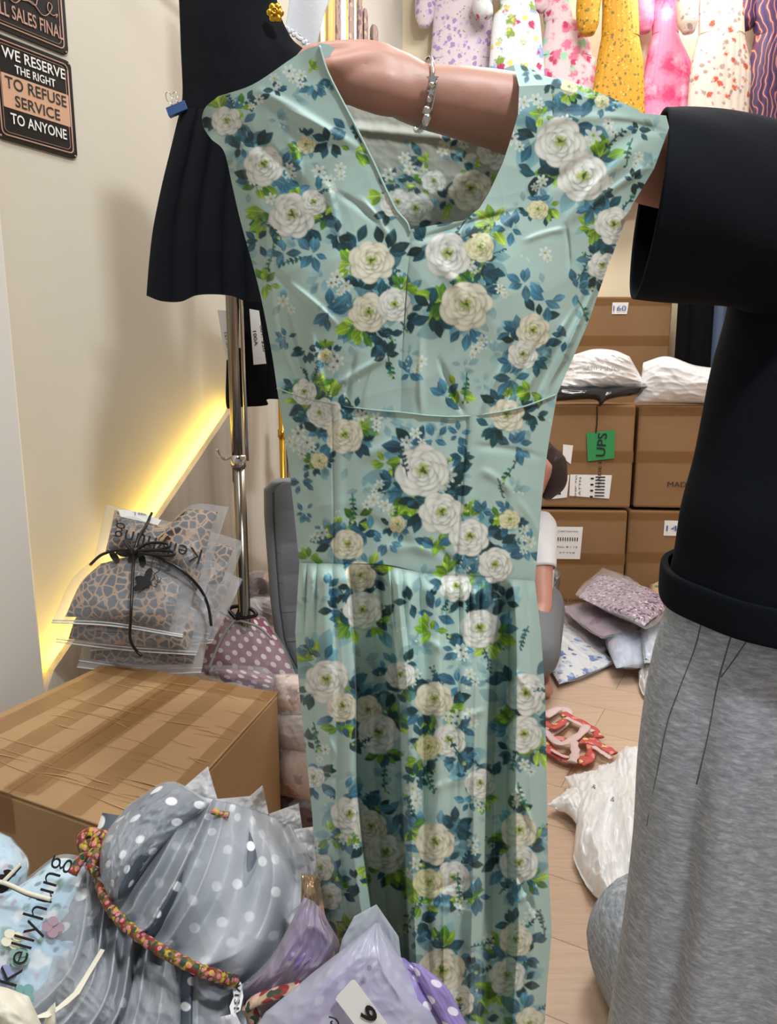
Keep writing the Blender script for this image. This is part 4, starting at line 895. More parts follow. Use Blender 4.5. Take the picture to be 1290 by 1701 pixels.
# ------------------------------------------------------------------ clothes rack, black garment with tags, gold post
rk = thing('clothes_rack', 'chrome clothes rack post with a small hook, behind the leopard packages', 'clothes rack', Pz(403, 1000, .02)*[1, 1, 0])
pb = P(396, 760, 1.78); rx_, ry_ = pb[0], pb[1]
m_dchrome = plain('dark_chrome', '8d8880', .2, 1.0)
tube('post', [(rx_, ry_, 0), (rx_, ry_, .94)], .0155, m_dchrome, rk, 24); tube('upper_post', [(rx_-.003, ry_, .9), (rx_-.003, ry_, 2.22)], .0135, m_dchrome, rk, 24)
tube('inner_rod', [(rx_+.017, ry_+.02, .95), (rx_+.014, ry_+.02, 2.20)], .005, m_chrome, rk, 12)
col_ = P(399, 765, 1.78)[2]
tube('collar', [(rx_, ry_, col_-.016), (rx_, ry_, col_+.014)], .0185, m_chrome, rk, 24)
tube('hook', [(rx_-.016, ry_, col_+.010), (rx_-.032, ry_-.004, col_+.004), (rx_-.044, ry_-.006, col_+.012), (rx_-.050, ry_-.006, col_+.024)], [.0035]*28, m_chrome, rk, 10, n=28); ball('hook_tip', (rx_-.050, ry_-.006, col_+.025), .0048, m_chrome, rk)
tube('rail', [(rx_-.28, ry_, 2.22), (rx_+.7, ry_+.25, 2.22)], .012, m_dchrome, rk, 16)
box('foot', (rx_, ry_, .015), (.05, .5, .03), m_dchrome, rk, bevel=.006)
bg = thing('black_garment', 'black garment with white price tags hanging behind the chrome rack post', 'garment', P(430, 600, 1.95))
q = coons([(378,440),(377,560),(375,668),(384,678)], [(500,440),(490,560),(478,664)], [(378,440),(500,440)], [(384,678),(400,676),(443,672),(444,662),(478,662)], 60, 80)
garment_sheet('body', q, 1.93, bg, m_black, .0, 3, .008)
def hang_tag(label, pts_, Y, texts, parent_y=None):
    r = thing('price_tag', label, 'price tag', P(*np.mean(pts_, 0), Y), None)
    p = P(np.array(pts_)[:, 0], np.array(pts_)[:, 1], Y); cd_ = prism('card', p, (0, .0012, 0), m_label, r)
    for (b, c, h, d, wpx) in texts: text_px(b, c, h, d, 'Y', Y, .0012, m_ink, cd_, wpx=wpx, bold=.008)
    return r
hang_tag('white price tag reading 001 $20 and 100A on the black garment', [(414,513),(430,516),(436,560),(442,604),(421,606)], 1.83, [('001. $20', (436, 562), 5, (.12, 1), 44), ('100A', (424, 562), 6, (.12, 1), 25), ('______', (431, 595), 2, (1, .02), 12)])
hang_tag('white price tag half hidden behind the left side of the chrome post', [(361,515),(379,516),(383,560),(382,597),(376,598),(368,560)], 1.84, [('157.551', (377, 567), 5, (.18, 1), 30)])
hang_tag('small white tag with dark lower end right of the chrome post', [(397,512),(404,516),(405,578),(396,578)], 1.83, [])
gp = thing('gold_post', 'thin brushed gold post behind the grey velvet chair', 'post', P(468, 800, 2.25)*[1, 1, 0]); pg = P(468, 720, 2.12)
tube('post', [(pg[0], pg[1], 0), (pg[0], pg[1], 1.1)], .0085, m_gold, gp, 16); tube('joint', [(pg[0], pg[1], pg[2]-.012), (pg[0], pg[1], pg[2]+.012)], .012, m_gold, gp, 16)
tube('dark_rod', [(pg[0]+.014, pg[1]+.01, 0), (pg[0]+.014, pg[1]+.01, 1.0)], .005, m_dchrome, gp, 10)

# ------------------------------------------------------------------ grey velvet chair
ch_ = thing('chair', 'grey velvet chair with horizontally stitched backrest, behind the green dress', 'chair', (-.1, 1.95, 0))
bx, by_ = P(436, 900, 1.88)[0], 1.88
prof_ = [(803, 445), (815, 434), (860, 435), (930, 441), (1000, 447), (1060, 456), (1095, 472), (1135, 500)]
yv = np.array([p[0] for p in prof_], float); xv = np.array([p[1] for p in prof_], float)
yy = np.linspace(803, 1135, 120); xx = np.interp(yy, yv, xv); xx = np.where(yy < 815, 434+(815-yy)*.9, xx)
def chair_row(i, w_, d):       # backrest cross-section: left wing, padded face
    p = P(xx[i], yy[i], 1.86); z = p[2]; out = []
    rib = .006*abs(math.sin((z-.30)/.085*math.pi))**.5
    for (dx, dy) in ((0, .04), (0, .0), (.004, -.022), (.014, -.034), (.028, -.037), (.031, -.033), (.035, -.037), (.05, -.030-rib), (.12, -.012-rib), (.2, .0-rib), (.28, -.012-rib), (.35, -.030-rib), (.366, -.033), (.37, -.037), (.39, -.03), (.40, 0), (.40, .04), (.3, .075), (.2, .085), (.1, .075)):
        out.append((p[0]+dx, 1.88+dy+.10*(z-.6)*.6, z))
    return out
co = np.array([chair_row(i, 0, 0) for i in range(120)]); c0_ = co.mean(1, keepdims=True)
co = np.concatenate([co[:1]*0+c0_[:1]+[0, 0, .002], c0_[:1]+(co[:1]-c0_[:1])*.9+[0, 0, .004], co, c0_[-1:]+0*co[-1:]])
grid('backrest', co, m_velvet, ch_, wrap=True)
def seam_pt(dx, z, dy):
    zs = np.array([P(xx[i], yy[i], 1.86)[2] for i in range(120)])[::-1]; xs = np.array([P(xx[i], yy[i], 1.86)[0] for i in range(120)])[::-1]
    return (np.interp(z, zs, xs)+dx, 1.88+dy+.06*(z-.6)-.0015, z)
bk = [o for o in ch_.children if o.name.startswith('backrest')][0]
for zz_ in (.78, .70, .62, .54, .46):
    tube('stitching', [seam_pt(.031, zz_, -.034), seam_pt(.05, zz_, -.031), seam_pt(.12, zz_, -.013), seam_pt(.2, zz_, -.001), seam_pt(.28, zz_, -.013), seam_pt(.35, zz_, -.031)], .0022, plain('dark_grey_thread', '43464a', .8), bk, 6, n=30)
tube('stitching', [seam_pt(.031, z_, -.034) for z_ in np.linspace(.34, .86, 20)], .0022, plain('dark_grey_thread', '43464a', .8), bk, 6)
def rbox(name, c, s, mat, parent, bev): o = box(name, c, s, mat, parent); m = o.modifiers.new('b', 'BEVEL'); m.width = bev; m.segments = 5; o.data.shade_smooth(); return o
rbox('seat', (bx+.22, 1.68, .335), (.42, .42, .10), m_velvet, ch_, .035)
tube('pedestal', [(bx+.22, 1.70, .02), (bx+.22, 1.70, .29)], .026, m_dchrome, ch_, 20); tube('base', [(bx+.22, 1.70, 0), (bx+.22, 1.70, .02)], .19, m_dchrome, ch_, 40)

# ------------------------------------------------------------------ big carton under the leopard packages
ZC = .5
FR, BR, BL, FL = np.array([-.35, .934, ZC]), np.array([-.233, 1.432, ZC]), np.array([-.654, 1.597, ZC]), np.array([-.845, 1.165, ZC])
ct = thing('cardboard_carton', 'large taped brown carton carrying the leopard print packages', 'cardboard box', (-.5, 1.25, 0))
prism('body', [p-[0, 0, .004] for p in (FR, BR, BL, FL)], (0, 0, -ZC+.004), m_card, ct, bevel=.006)
sf, sb_ = np.array([-.607, 1.054, ZC]), np.array([-.455, 1.515, ZC])
def inner(a, b, e): return a+(b-a)/np.linalg.norm(b-a)*e
g0 = .0012; d1 = (FR-FL)/np.linalg.norm(FR-FL)
prism('top_flap', [sf+d1*g0, FR-[0,0,0], BR, sb_+d1*g0], (0, 0, -.004), m_card, ct, bevel=.0015); prism('top_flap', [FL, sf-d1*g0, sb_-d1*g0, BL], (0, 0, -.004), m_card, ct, bevel=.0015)
def on_top(a, b): # a along FL->FR, b along front->back
    return (FL*(1-a)+FR*a)*(1-b)+(BL*(1-a)+BR*a)*b
def tape(a0_, b0_, a1_, b1_, wd, nm='tape_strip'):
    p, q_ = on_top(a0_, b0_), on_top(a1_, b1_); d = (q_-p); d /= np.linalg.norm(d); s = np.array([-d[1], d[0], 0])*wd/2
    n = 40; f = np.linspace(0, 1, n)[:, None]; c = p*(1-f)+q_*f; zz = .0012+.0010*np.sin(f*31)*np.sin(f*13)
    co = np.stack([c-s+[0, 0, .0004]+zz*[0, 0, 1], c+[0, 0, .0006]+zz*[0, 0, 1], c+s+[0, 0, .0004]+zz*[0, 0, 1]], 1); return grid(nm, co, m_tape, ct)
for (a, b, c_, d, w_) in ((.10, 0, .10, 1, .055), (.30, 0, .27, 1, .05), (.50, 0, .52, 1, .05), (.51, .02, .50, 1, .07), (.72, .0, .73, 1.0, .05), (.965, .0, .965, 1.0, .03), (.0, .93, 1, .95, .05)): tape(a, b, c_, d, w_)
n1 = np.cross(FR-FL, [0, 0, 1]); n1 /= np.linalg.norm(n1)
for (a, w_) in ((.30, .05), (.45, .05)):
    p = on_top(a, 0)+n1*.001; prism('tape_strip', [p-d1*w_/2+[0, 0, .001], p+d1*w_/2+[0, 0, .001], p+d1*w_/2-[0, 0, .07], p-d1*w_/2-[0, 0, .075]], n1*.0006, m_tape, ct)
# crinkles of the tape: thin raised pleats across the top, their glints painted as light tan
rr_ = random.Random(4); cr = []
for k in range(46):
    a = rr_.uniform(.05, .9); b = rr_.uniform(.04, .96); L = rr_.uniform(.12, .5); p = on_top(a, b)+[0, 0, .0012]; q_ = on_top(min(1, a+L), b+rr_.uniform(-.03, .03))+[0, 0, .0012]
    m_ = (p+q_)/2+[0, rr_.uniform(-.006, .006), .0006]; cr.append(tube('c', [p, m_, q_], np.interp(np.linspace(0, 1, 16), [0, .5, 1], [.0002, rr_.uniform(.0005, .0010), .0002]), m_crease, ct, 5, n=16))
merge(cr, 'tape_creases')

# ------------------------------------------------------------------ leopard print packages tied with cord
YL = lambda x, y: 1.49+(1110-y)/270*.22
GL = 'leopard print packages tied in one stack'
qs = [quadc((200,905),(345,975),(334,1117),(128,1108), bow=.08), quadc((135,985),(350,990),(326,1088),(92,1066), bow=.06), quadc((215,880),(403,962),(352,1068),(150,1080), bow=.02), quadc((262,862),(406,900),(345,1062),(150,1020), bow=.03)]
lbs = ['lowest leopard print package of the tied stack, resting on the carton', 'leopard print package with curled zip edge just below the top one in the stack', 'leopard print package whose grey film corner sticks out right, low in the stack', 'leopard print package with the farthest film corner on the right near the rack post']
for i, (q, lb) in enumerate(zip(qs, lbs)):
    dy = (.085, .035, .06, .05)[i]
    package(lb, q, 'Y', (lambda dy: (lambda x, y: YL(x, y)+dy))(dy), (.035, .03, .03, .028)[i], m_leo, m_film, 20+i, .84, GL, True, wr=.004)
top = thing('packaged_garment', 'top leopard print package with printed lettering and black cord bow', 'packaged garment', P(225, 930, 1.6), GL)
qa = coons([(176,838),(166,885),(157,925)], [(380,842),(360,905),(338,1000)], [(176,838),(225,850),(272,872),(320,838),(380,842)], [(157,925),(225,912),(290,945),(338,1000)], 80, 60)
qb_ = coons([(160,924),(118,965),(86,1034)], [(326,970),(315,1015),(303,1058)], [(160,924),(225,912),(290,945),(326,970)], [(86,1034),(190,1040),(303,1058)], 80, 60)
YT = lambda x, y: YL(x, y)-.02
pillow('garment', inset(qa, .84), 'Y', YT, .036, m_leo, top, 31, .004); pillow('bag', qa, 'Y', YT, .042, m_film, top, 33, .005, .4)
oo = inset(qb_, .80); oo[..., 0] -= 4; pillow('garment', oo, 'Y', YT, .036, m_leo, top, 35, .004); pillow('bag', qb_, 'Y', YT, .042, m_film_hi if 0 else m_film, top, 37, .004, .4)
merge([tube('z', project('Y', YT, qb_[r_][:, 0], qb_[r_][:, 1], .004+.003*np.sin(np.linspace(0, 6, 80))), .0018, m_film_hi, top, 6) for r_ in (-1, -3)], 'zip_seal')
text_px('Kellyhung', (262, 902), 26, (-1, -.27), 'Y', YT, .048, m_print_k, top, wpx=150, bold=-.004)
text_px('Dress', (208, 868), 8, (-1, -.05), 'Y', YT, .034, m_print_k, top, wpx=32)
patch_px('paper_label', [(196,846),(232,850),(268,864),(262,872),(200,858)], 'Y', YT, .030, m_label, top)
text_px('size L', (232, 854), 5, (-1, -.1), 'Y', YT, .0325, m_print_k, top, wpx=22)
# printed rose on the lower lobe
for (x_, y_, a_, s_) in ((205,918,.2,14),(222,925,2.4,13),(190,925,.9,12),(236,930,1.4,12),(238,965,.4,15),(246,955,1.9,12),(232,975,2.8,11)):
    pts_ = [(x_+s_*math.cos(t_)*math.cos(a_)-s_*.5*math.sin(t_)*math.sin(a_), y_+s_*math.cos(t_)*math.sin(a_)+s_*.5*math.sin(t_)*math.cos(a_)) for t_ in np.linspace(0, 6.28, 15)[:-1]]
    patch_px('printed_petal', pts_, 'Y', YT, .046, m_print_k, top)
merge([tube('p', project('Y', YT, np.array(pp)[:, 0], np.array(pp)[:, 1], .047), .0009, m_print_k, top, 5, n=26) for pp in ([(255,920),(252,945),(262,960),(258,975),(250,968),(258,958)], [(262,925),(266,945),(256,955),(262,968),(268,960)])], 'printed_stem')
cdr = thing('cord', 'black cord knotted around the leopard print stack', 'cord', P(222, 915, 1.5))
for pp, rr2 in (([(252,852,.02),(243,872,.045),(230,895,.06),(224,915,.062),(221,945,.056),(219,985,.058),(217,1025,.05),(216,1060,.01),(224,1078,-.02),(236,1090,-.03)], .0033),
           ([(150,938,.02),(168,922,.05),(195,914,.06),(224,915,.062),(262,926,.06),(300,946,.05),(330,975,.02),(345,1005,-.005),(351,1040,-.02)], .0033)):
    pa = np.array(pp, float); tube('strand', project('Y', YT, pa[:, 0], pa[:, 1], pa[:, 2]), rr2, m_cord_black, cdr, 10, n=60)
for pp in ([(224,915),(245,903),(272,902),(280,908),(262,913),(226,916)], [(224,915),(255,914),(285,916),(288,922),(268,923),(228,918)], [(224,915),(214,905),(206,898),(212,908),(222,916)]):
    pa = np.array(pp, float); tube('bow_loop', project('Y', YT, pa[:, 0], pa[:, 1], .068), .0034, m_cord_black, cdr, 10, n=40)
ball('knot', project('Y', YT, 224., 915., .068), .009, m_cord_black, cdr)

# ------------------------------------------------------------------ packages behind and beside the carton
m_mauve = dots('mauve_polka_dots', '93566a', 'ead9dc', .026, .24); m_flp = fabric('peach_floral', 'd9bfae', [(16, .30, 'b5583f', 1), (22, .26, '8c6f6a', 2), (30, .22, 'e8d8c6', 3)], alt='c7a79c')
m_brn = fabric('brown_floral', '5d4444', [(20, .3, 'b98f7c', 1), (30, .25, '2f2530', 2)]); m_wht = plain('white_pink_cloth', 'd6c9c9', .6, var=.05)
package('mauve polka dot package tied with string, behind the leopard stack', coons([(352,1010),(340,1060),(330,1122)], [(440,1025),(475,1080),(500,1150)], [(352,1010),(395,1018),(440,1025)], [(330,1122),(420,1138),(500,1150)], 60, 60), 'Y', lambda x, y: 1.84-(y-1010)*.0007, .05, m_mauve, film('thin_film_a', 'e0dde2', .22), 41, .95, 'packages heaped by the velvet chair', False)
package('package in clear film with lilac edge, lowest in front of the mauve polka dot one', quadc((336,1105),(440,1108),(512,1168),(400,1175), bow=.05), 'Y', 1.72, .03, m_mauve, m_film, 42, .8, 'packages heaped by the velvet chair')
package('dark brown floral package in clear film right of the chrome post', quadc((406,955),(448,950),(452,1000),(408,1004), bow=.2), 'Y', 2.0, .05, m_brn, film('thin_film_b', 'e8e6e8', .3, .15, 1), 43, .9, 'packages heaped by the velvet chair', False)
package('white and pink package below the brown floral one, right of the post', quadc((404,995),(450,990),(462,1040),(410,1040), bow=.2), 'Y', 1.96, .05, m_wht, m_film, 44, .9, 'packages heaped by the velvet chair', False)
package('brown package hidden low behind the carton and the velvet chair', quadc((345,1140),(425,1145),(428,1330),(345,1320), bow=.1), 'Y', 1.66, .045, m_brn, m_film, 45, .9, 'packages heaped by the velvet chair', False)
GH_ = 'floral packages heaped between carton and green dress'
for i, (c_, lb) in enumerate(((((455,1120),(530,1130),(540,1200),(458,1196)), 'uppermost peach floral package squeezed between carton and green dress'), (((456,1178),(540,1180),(548,1262),(458,1250)), 'pinkish floral package second from the top between carton and green dress'),
        (((460,1238),(545,1245),(552,1345),(465,1330)), 'peach package with an orange-red petal between carton and green dress'), (((462,1320),(550,1325),(560,1420),(465,1410)), 'brownish floral package low between carton and green dress'), (((455,1400),(560,1405),(575,1500),(450,1500)), 'lowest floral package on the floor right of the carton'))):
    package(lb, quadc(*c_, nu=50, nv=40, bow=.15), 'Y', 1.48, .055, (m_flp, m_wht, m_flp, m_brn, m_flp)[i], film('thin_film_c%d' % i, 'e0dcdc', .3, .2, i % 2), 50+i, .95, GH_, False, wr=.006)
bow = thing('cord', 'silver grey cord tied over the mauve polka dot package', 'cord', P(390, 1040, 1.78))
YM = lambda x, y: 1.84-(y-1010)*.0007
for pp in ([(365,1015),(390,1028),(430,1042),(452,1062)], [(415,1012),(392,1028),(368,1060),(346,1112)]):
    pa = np.array(pp, float); tube('strand', project('Y', YM, pa[:, 0], pa[:, 1], .062), .0035, plain('grey_cord', '8f8e8c', .4), bow, 8, n=30)
for pp in ([(392,1028),(380,1012),(398,1008),(392,1028)], [(392,1028),(410,1010),(425,1022),(392,1028)]):
    pa = np.array(pp, float); tube('bow_loop', project('Y', YM, pa[:, 0], pa[:, 1], .064), .005, m_cord_black, bow, 8, n=24)

# ------------------------------------------------------------------ grey polka dot bundle tied with a floral cord
m_gdots = dots('slate_polka_dots', '586370', 'f2f2f5', .040, .16, var='3e4754', rn=.6)
m_strap = fabric('red_floral_cord', '6d5a24', [(95, .46, '7a1c1c', 1), (120, .40, 'b89a35', 2), (110, .40, '26402f', 3), (140, .36, 'c77680', 4)], rough=.6)
YB = lambda x, y: .66+(1700-y)/400*.235+np.abs(x-300)*.00006
pb_ = thing('polka_dot_bundle', 'slate grey garment with white polka dots in frosted film, gathered by a floral cord', 'garment bundle', P(300, 1500, .9))
cordl = [(148,1436),(166,1480),(192,1525),(250,1572),(320,1610),(395,1634),(470,1624)]
def crisp(s): a = np.abs(((s) % 1)-.5)*2; return a**1.5
def bundle_sheet(name, q, mat, lift, seed, npl, amp, uvk=1.0, film_=0, lobe=.06, fade=(0, 1)):
    nv, nu = q.shape[:2]; u = np.linspace(0, 1, nu)[None, :]+0*q[..., 0]; v = np.linspace(0, 1, nv)[:, None]+0*q[..., 0]
    ph = u*npl+.35*np.sin(v*3+seed)+.5*np.sin(u*9+seed)
    am = amp*(.45+.55*np.sin(u*13+seed)**2)*(fade[0]+(fade[1]-fade[0])*v)
    h = lobe*(np.sin(np.pi*np.clip(u, 0, 1))**.6)*(np.sin(np.pi*np.clip(v*.9+.05, 0, 1))**.5)+am*crisp(ph)+.006*wrinkle(u*1.6, v*1.6, seed, 6, .9, 5)
    f = P(q[..., 0], q[..., 1], YB(q[..., 0], q[..., 1])-h-lift)
    uv = np.stack([u*.34*uvk, (1-v)*.26*uvk], -1)
    return grid(name, f, mat, pb_, uv=uv, thick=.0008)
qu = coons([(276,1300),(215,1338),(172,1400),(168,1430),(150,1440)], [(500,1378),(528,1450),(516,1560),(470,1624)], [(276,1300),(345,1326),(420,1345),(500,1378)], cordl, 260, 170)
qd = coons([(148,1436),(110,1570),(30,1660),(-60,1740)], [(470,1624),(440,1690),(430,1850)], cordl, [(-60,1740),(60,1800),(240,1850),(430,1850)], 260, 150)
bundle_sheet('upper_folds', qu, m_gdots, 0, 3, 6, .044, lobe=.055, fade=(.35, 1.1)); bundle_sheet('frosted_film', qu, m_filmb, .007, 3.2, 6, .046, lobe=.056, fade=(.35, 1.1))
bundle_sheet('lower_folds', qd, m_gdots, 0, 3, 9, .034, lobe=.02, fade=(1.0, .9)); bundle_sheet('frosted_film', qd, m_filmb, .006, 3.2, 9, .036, lobe=.02, fade=(1.0, .9))
qlb = coons([(215,1335),(176,1385),(165,1440),(178,1492)], [(352,1332),(305,1372),(258,1420),(206,1494)], [(215,1335),(282,1298),(352,1332)], [(178,1492),(192,1498),(206,1494)], 70, 70)
pillow('upper_lobe', inset(qlb, .97), 'Y', lambda x, y: YB(x, y)-.055, .035, m_gdots, pb_, 12, .005, uvs=1.5); pillow('frosted_film', qlb, 'Y', lambda x, y: YB(x, y)-.057, .041, m_filmb, pb_, 13, .008, wf=1.4)
# left ear and standing film corners
qe = coons([(143,1440),(95,1495),(28,1558)], [(192,1480),(196,1512),(112,1590)], [(143,1440),(170,1452),(192,1480)], [(28,1558),(62,1580),(112,1590)], 60, 60)
YE = lambda x, y: YB(x, y)-.01
for (mt, lf, sd) in ((m_gdots, 0, 5), (m_film, .006, 6)):
    qq = inset(qe, .93) if lf == 0 else qe
    pillow('ear_fold' if lf == 0 else 'frosted_film', qq, 'Y', YE, .022+lf*.5, mt, pb_, sd, .004)
for c_ in (((300,1312),(345,1273),(362,1330),(310,1345)), ((388,1345),(436,1304),(446,1352),(400,1375)), ((446,1352),(496,1334),(503,1385),(455,1390)), ((330,1330),(418,1322),(440,1372),(350,1380)), ((470,1380),(528,1372),(530,1440),(490,1430)), ((505,1440),(530,1420),(528,1500),(500,1520))):
    pillow('film_corner', quadc(*c_, nu=24, nv=24), 'Y', lambda x, y: YB(x, y)-.018, .004, film('film_corner_%d' % c_[0][0], 'd5d9e0', .5), pb_, int(c_[0][0]), .006, .3)
for (c_, lf) in ((((90,1585),(165,1555),(200,1700),(60,1690)), .03), (((230,1590),(300,1618),(300,1760),(190,1760)), .028), (((430,1400),(510,1400),(520,1480),(440,1560)), .035)):
    pillow('frosted_film', quadc(*c_, nu=40, nv=40), 'Y', (lambda lf: lambda x, y: YB(x, y)-lf)(lf), .006, m_film, pb_, int(c_[0][0])+2, .010, .3)
pillow('folded_core', quadc((170,1350),(500,1400),(480,1850),(0,1850), nu=30, nv=30), 'Y', lambda x, y: YB(x, y)+.075, .07, m_gdots, pb_, 9, .003)
patch_px('size_label', [(386,1622),(400,1632),(404,1655),(399,1678),(384,1688),(381,1672),(388,1655),(386,1640),(378,1628)], 'Y', YB, .048, m_label, pb_)
text_px('V131', (394, 1655), 9, (-.06, 1), 'Y', YB, .0495, m_print_k, pb_, wpx=42, bold=.01)
patch_px('hem_tape', [(167,1576),(174,1578),(150,1618),(132,1650),(112,1668),(80,1690),(50,1692),(95,1672),(122,1648),(140,1620)], 'Y', YB, .058, m_cream, pb_)
fc = thing('tie_cord', 'red and yellow floral cloth cord with a bow, tied around the grey polka dot bundle', 'cord', P(280, 1590, .7))
pa = np.array([(158,1418),(168,1475),(194,1522),(250,1568),(320,1606),(362,1622),(392,1630)], float); sp_ = catmull(np.c_[pa, [.02,.055,.07,.078,.078,.07,.055]], 160)
tube('strand', project('Y', YB, sp_[:, 0], sp_[:, 1], sp_[:, 2]), .0052+.0009*np.abs(np.sin(np.arange(160)*.42)), m_strap, fc, 12)
for i, (pp, r_) in enumerate((([(158,1425),(140,1412),(136,1392),(152,1383),(166,1396),(160,1424)], .0060), ([(160,1424),(176,1412),(178,1392),(166,1386),(156,1400),(158,1424)], .0055), ([(155,1425),(140,1424),(130,1434),(120,1452)], .0045), ([(158,1425),(150,1440),(162,1450)], .0055))):
    pa = np.array(pp, float); tube('bow_loop' if i < 2 else 'tail', project('Y', YB, pa[:, 0], pa[:, 1], .05+.004*i), r_, m_strap, fc, 12, n=40, flat=1.4)
ball('knot', project('Y', YB, 158., 1422., .056), .010, m_strap, fc)
pa = np.array([(352,1347),(366,1352),(380,1354)], float); tube('far_strand', project('Y', YB, pa[:, 0], pa[:, 1], .055), .004, m_strap, fc, 10, n=16)

# carton and bags that carry the near heap (mostly below the picture)
lowc = thing('cardboard_carton', 'low brown carton under the near heap of frosted packages', 'cardboard box', (-.24, .62, 0))
prism('body', [np.array([-.72, .48, .24]), np.array([.0, .42, .24]), np.array([-.10, .66, .24]), np.array([-.66, .80, .24])], (0, 0, -.24), m_card, lowc, bevel=.005)

# ------------------------------------------------------------------ pale blue floral packages on the left
m_bluefl = fabric('pale_blue_watercolour_floral', 'c3dcea', [(24, .30, '8fb3b4', 1), (30, .24, '5f8a80', 5), (34, .22, 'b9aabc', 2), (26, .25, 'dfe6ec', 3), (45, .16, '6f7f95', 4)], alt='a9cbe2', soft=.05)
GBl = 'pale blue floral packages at the left edge'
YQ = lambda x, y: .70+(1700-y)/300*.14
package('small pale blue lobe of a floral package at the left edge above the twine', quadc((-70,1385),(18,1390),(44,1470),(-60,1490), bow=.35), 'Y', lambda x, y: YQ(x, y)+.01, .035, m_bluefl, film('thin_film_d', 'e2ecf4', .18), 61, .97, GBl, False)
qm = coons([(-75,1470),(-80,1600),(-90,1730)], [(168,1440),(190,1540),(110,1700)], [(-75,1470),(0,1478),(44,1458),(95,1421),(140,1424),(168,1440)], [(-90,1730),(20,1735),(110,1700)], 90, 90)
bb = package('pale blue floral package with black lettering, left of the polka dot bundle', qm, 'Y', YQ, .045, m_bluefl, film('thin_film_e', 'dfeaf3', .18), 62, .96, GBl, False)
text_px('Kellyhung', (58, 1530), 36, (.40, -1), 'Y', YQ, .056, m_print_k, bb, wpx=230, bold=-.006, diry=(-1, -.28))
for (x_, y_, cl_) in ((32,1590,'7fa39b'),(8,1620,'8792b8'),(40,1650,'6d9a98'),(88,1540,'a38a98'),(20,1560,'e4dfc8')):
    mt = plain('petal_%s' % cl_, cl_, .6)
    for k in range(4):
        a_ = k*1.57+x_; cx_, cy_ = x_+10*math.cos(a_), y_+10*math.sin(a_); pts_ = [(cx_+9*math.cos(t_), cy_+8*math.sin(t_)) for t_ in np.linspace(0, 6.28, 13)[:-1]]
        patch_px('printed_petal', pts_, 'Y', YQ, .0525+.0004*k, mt, bb)
tw = thing('twine', 'white and black twine crossing the pale blue floral packages', 'twine', P(20, 1470, .75))
for pp in ([(-30,1465),(5,1466),(45,1483),(84,1494)], [(4,1466),(18,1452),(34,1435)]):
    pa = np.array(pp, float); pr_ = project('Y', YQ, pa[:, 0], pa[:, 1], .058); tube('strand', pr_, .0024, m_cream, tw, 8, n=30); tube('dark_strand', pr_+[.001, -.001, -.0028], .0012, m_cord_black, tw, 6, n=30)
for c_ in ((4,1460),(14,1452),(2,1476)):
    patch_px('printed_bow', [(c_[0]+10*math.cos(t_)*(1+.3*math.cos(3*t_)), c_[1]+8*math.sin(t_)) for t_ in np.linspace(0, 6.28, 15)[:-1]], 'Y', YQ, .0515, m_print_k, tw)
cr_ = thing('cream_fabric', 'plain cream fabric corner at the bottom left of the heap', 'fabric', P(20, 1690, .6))
pillow('fold', coons([(-60,1640),(-60,1760)], [(48,1655),(95,1760)], [(-60,1640),(0,1638),(48,1655)], [(-60,1760),(95,1760)], 40, 30), 'Y', .62, .03, m_cream, cr_, 66, .006)
pillow('fold', quadc((78,1678),(92,1664),(96,1760),(60,1760), nu=20, nv=20), 'Y', .63, .01, m_cream, cr_, 67, .003)

# ------------------------------------------------------------------ purple packages at the bottom
m_purple = dots('lilac_polka_dots', '9c8bc8', 'ece8f6', .020, .20, var='8a79b8'); m_lil = plain('lilac_cloth', '9a89bd', .6, var=.08, bs=20)
m_filmp = film('lilac_frosted_film', 'cfd0e6', .58)
GP = 'lilac packages at the bottom'
YP = lambda x, y: .60+(1700-y)/200*.035
package('crumpled lilac package between the polka dot bundle and the green dress', coons([(505,1490),(450,1590),(395,1650)], [(540,1520),(562,1590),(470,1690)], [(505,1490),(524,1500),(540,1520)], [(395,1650),(430,1680),(470,1690)], 60, 60), 'Y', .665, .025, m_lil, film('mauve_frosted_film', 'b9adc0', .6), 71, .85, GP, False, wr=.008)
gl_ = thing('gold_foil_bag', 'crinkled bronze tinted foil bag edge right of the polka dot bundle', 'bag', P(520, 1510, .70))
pillow('bag', quadc((500,1450),(532,1455),(528,1540),(498,1580), nu=40, nv=50), 'Y', .70, .018, plain('bronze_foil', 'a98c70', .25, .5, bump=.9, bs=60), gl_, 72, .008)
pk = thing('packaged_garment', 'frosted lilac package with white number label, nearest at the bottom', 'packaged garment', P(600, 1650, .6), GP)
qf = coons([(627,1531),(575,1572),(520,1615),(440,1682),(370,1800)], [(627,1531),(655,1575),(686,1625),(735,1690),(790,1800)], [(627,1531),(627.5,1531.5),(628,1531)], [(370,1800),(560,1830),(790,1800)], 100, 110, False)
qbk = coons([(588,1522),(568,1560),(560,1592),(520,1700)], [(662,1556),(666,1592),(700,1640),(740,1700)], [(588,1522),(625,1502),(662,1556)], [(520,1700),(640,1720),(740,1700)], 40, 50, False)
pillow('back_sheet', qbk, 'Y', lambda x, y: YP(x, y)+.022, .004, film('grey_back_film', 'b4bcc6', .8), pk, 74, .003, .4)
qg = coons([(610,1590),(520,1640),(430,1800)], [(672,1592),(735,1650),(800,1800)], [(610,1590),(640,1582),(672,1592)], [(430,1800),(600,1820),(800,1800)], 80, 70)
pillow('garment', qg, 'Y', lambda x, y: YP(x, y)+.012, .018, m_purple, pk, 75, .004)
pillow('bag', qf, 'Y', YP, .022, m_filmp, pk, 76, .003, .4, back=.2)
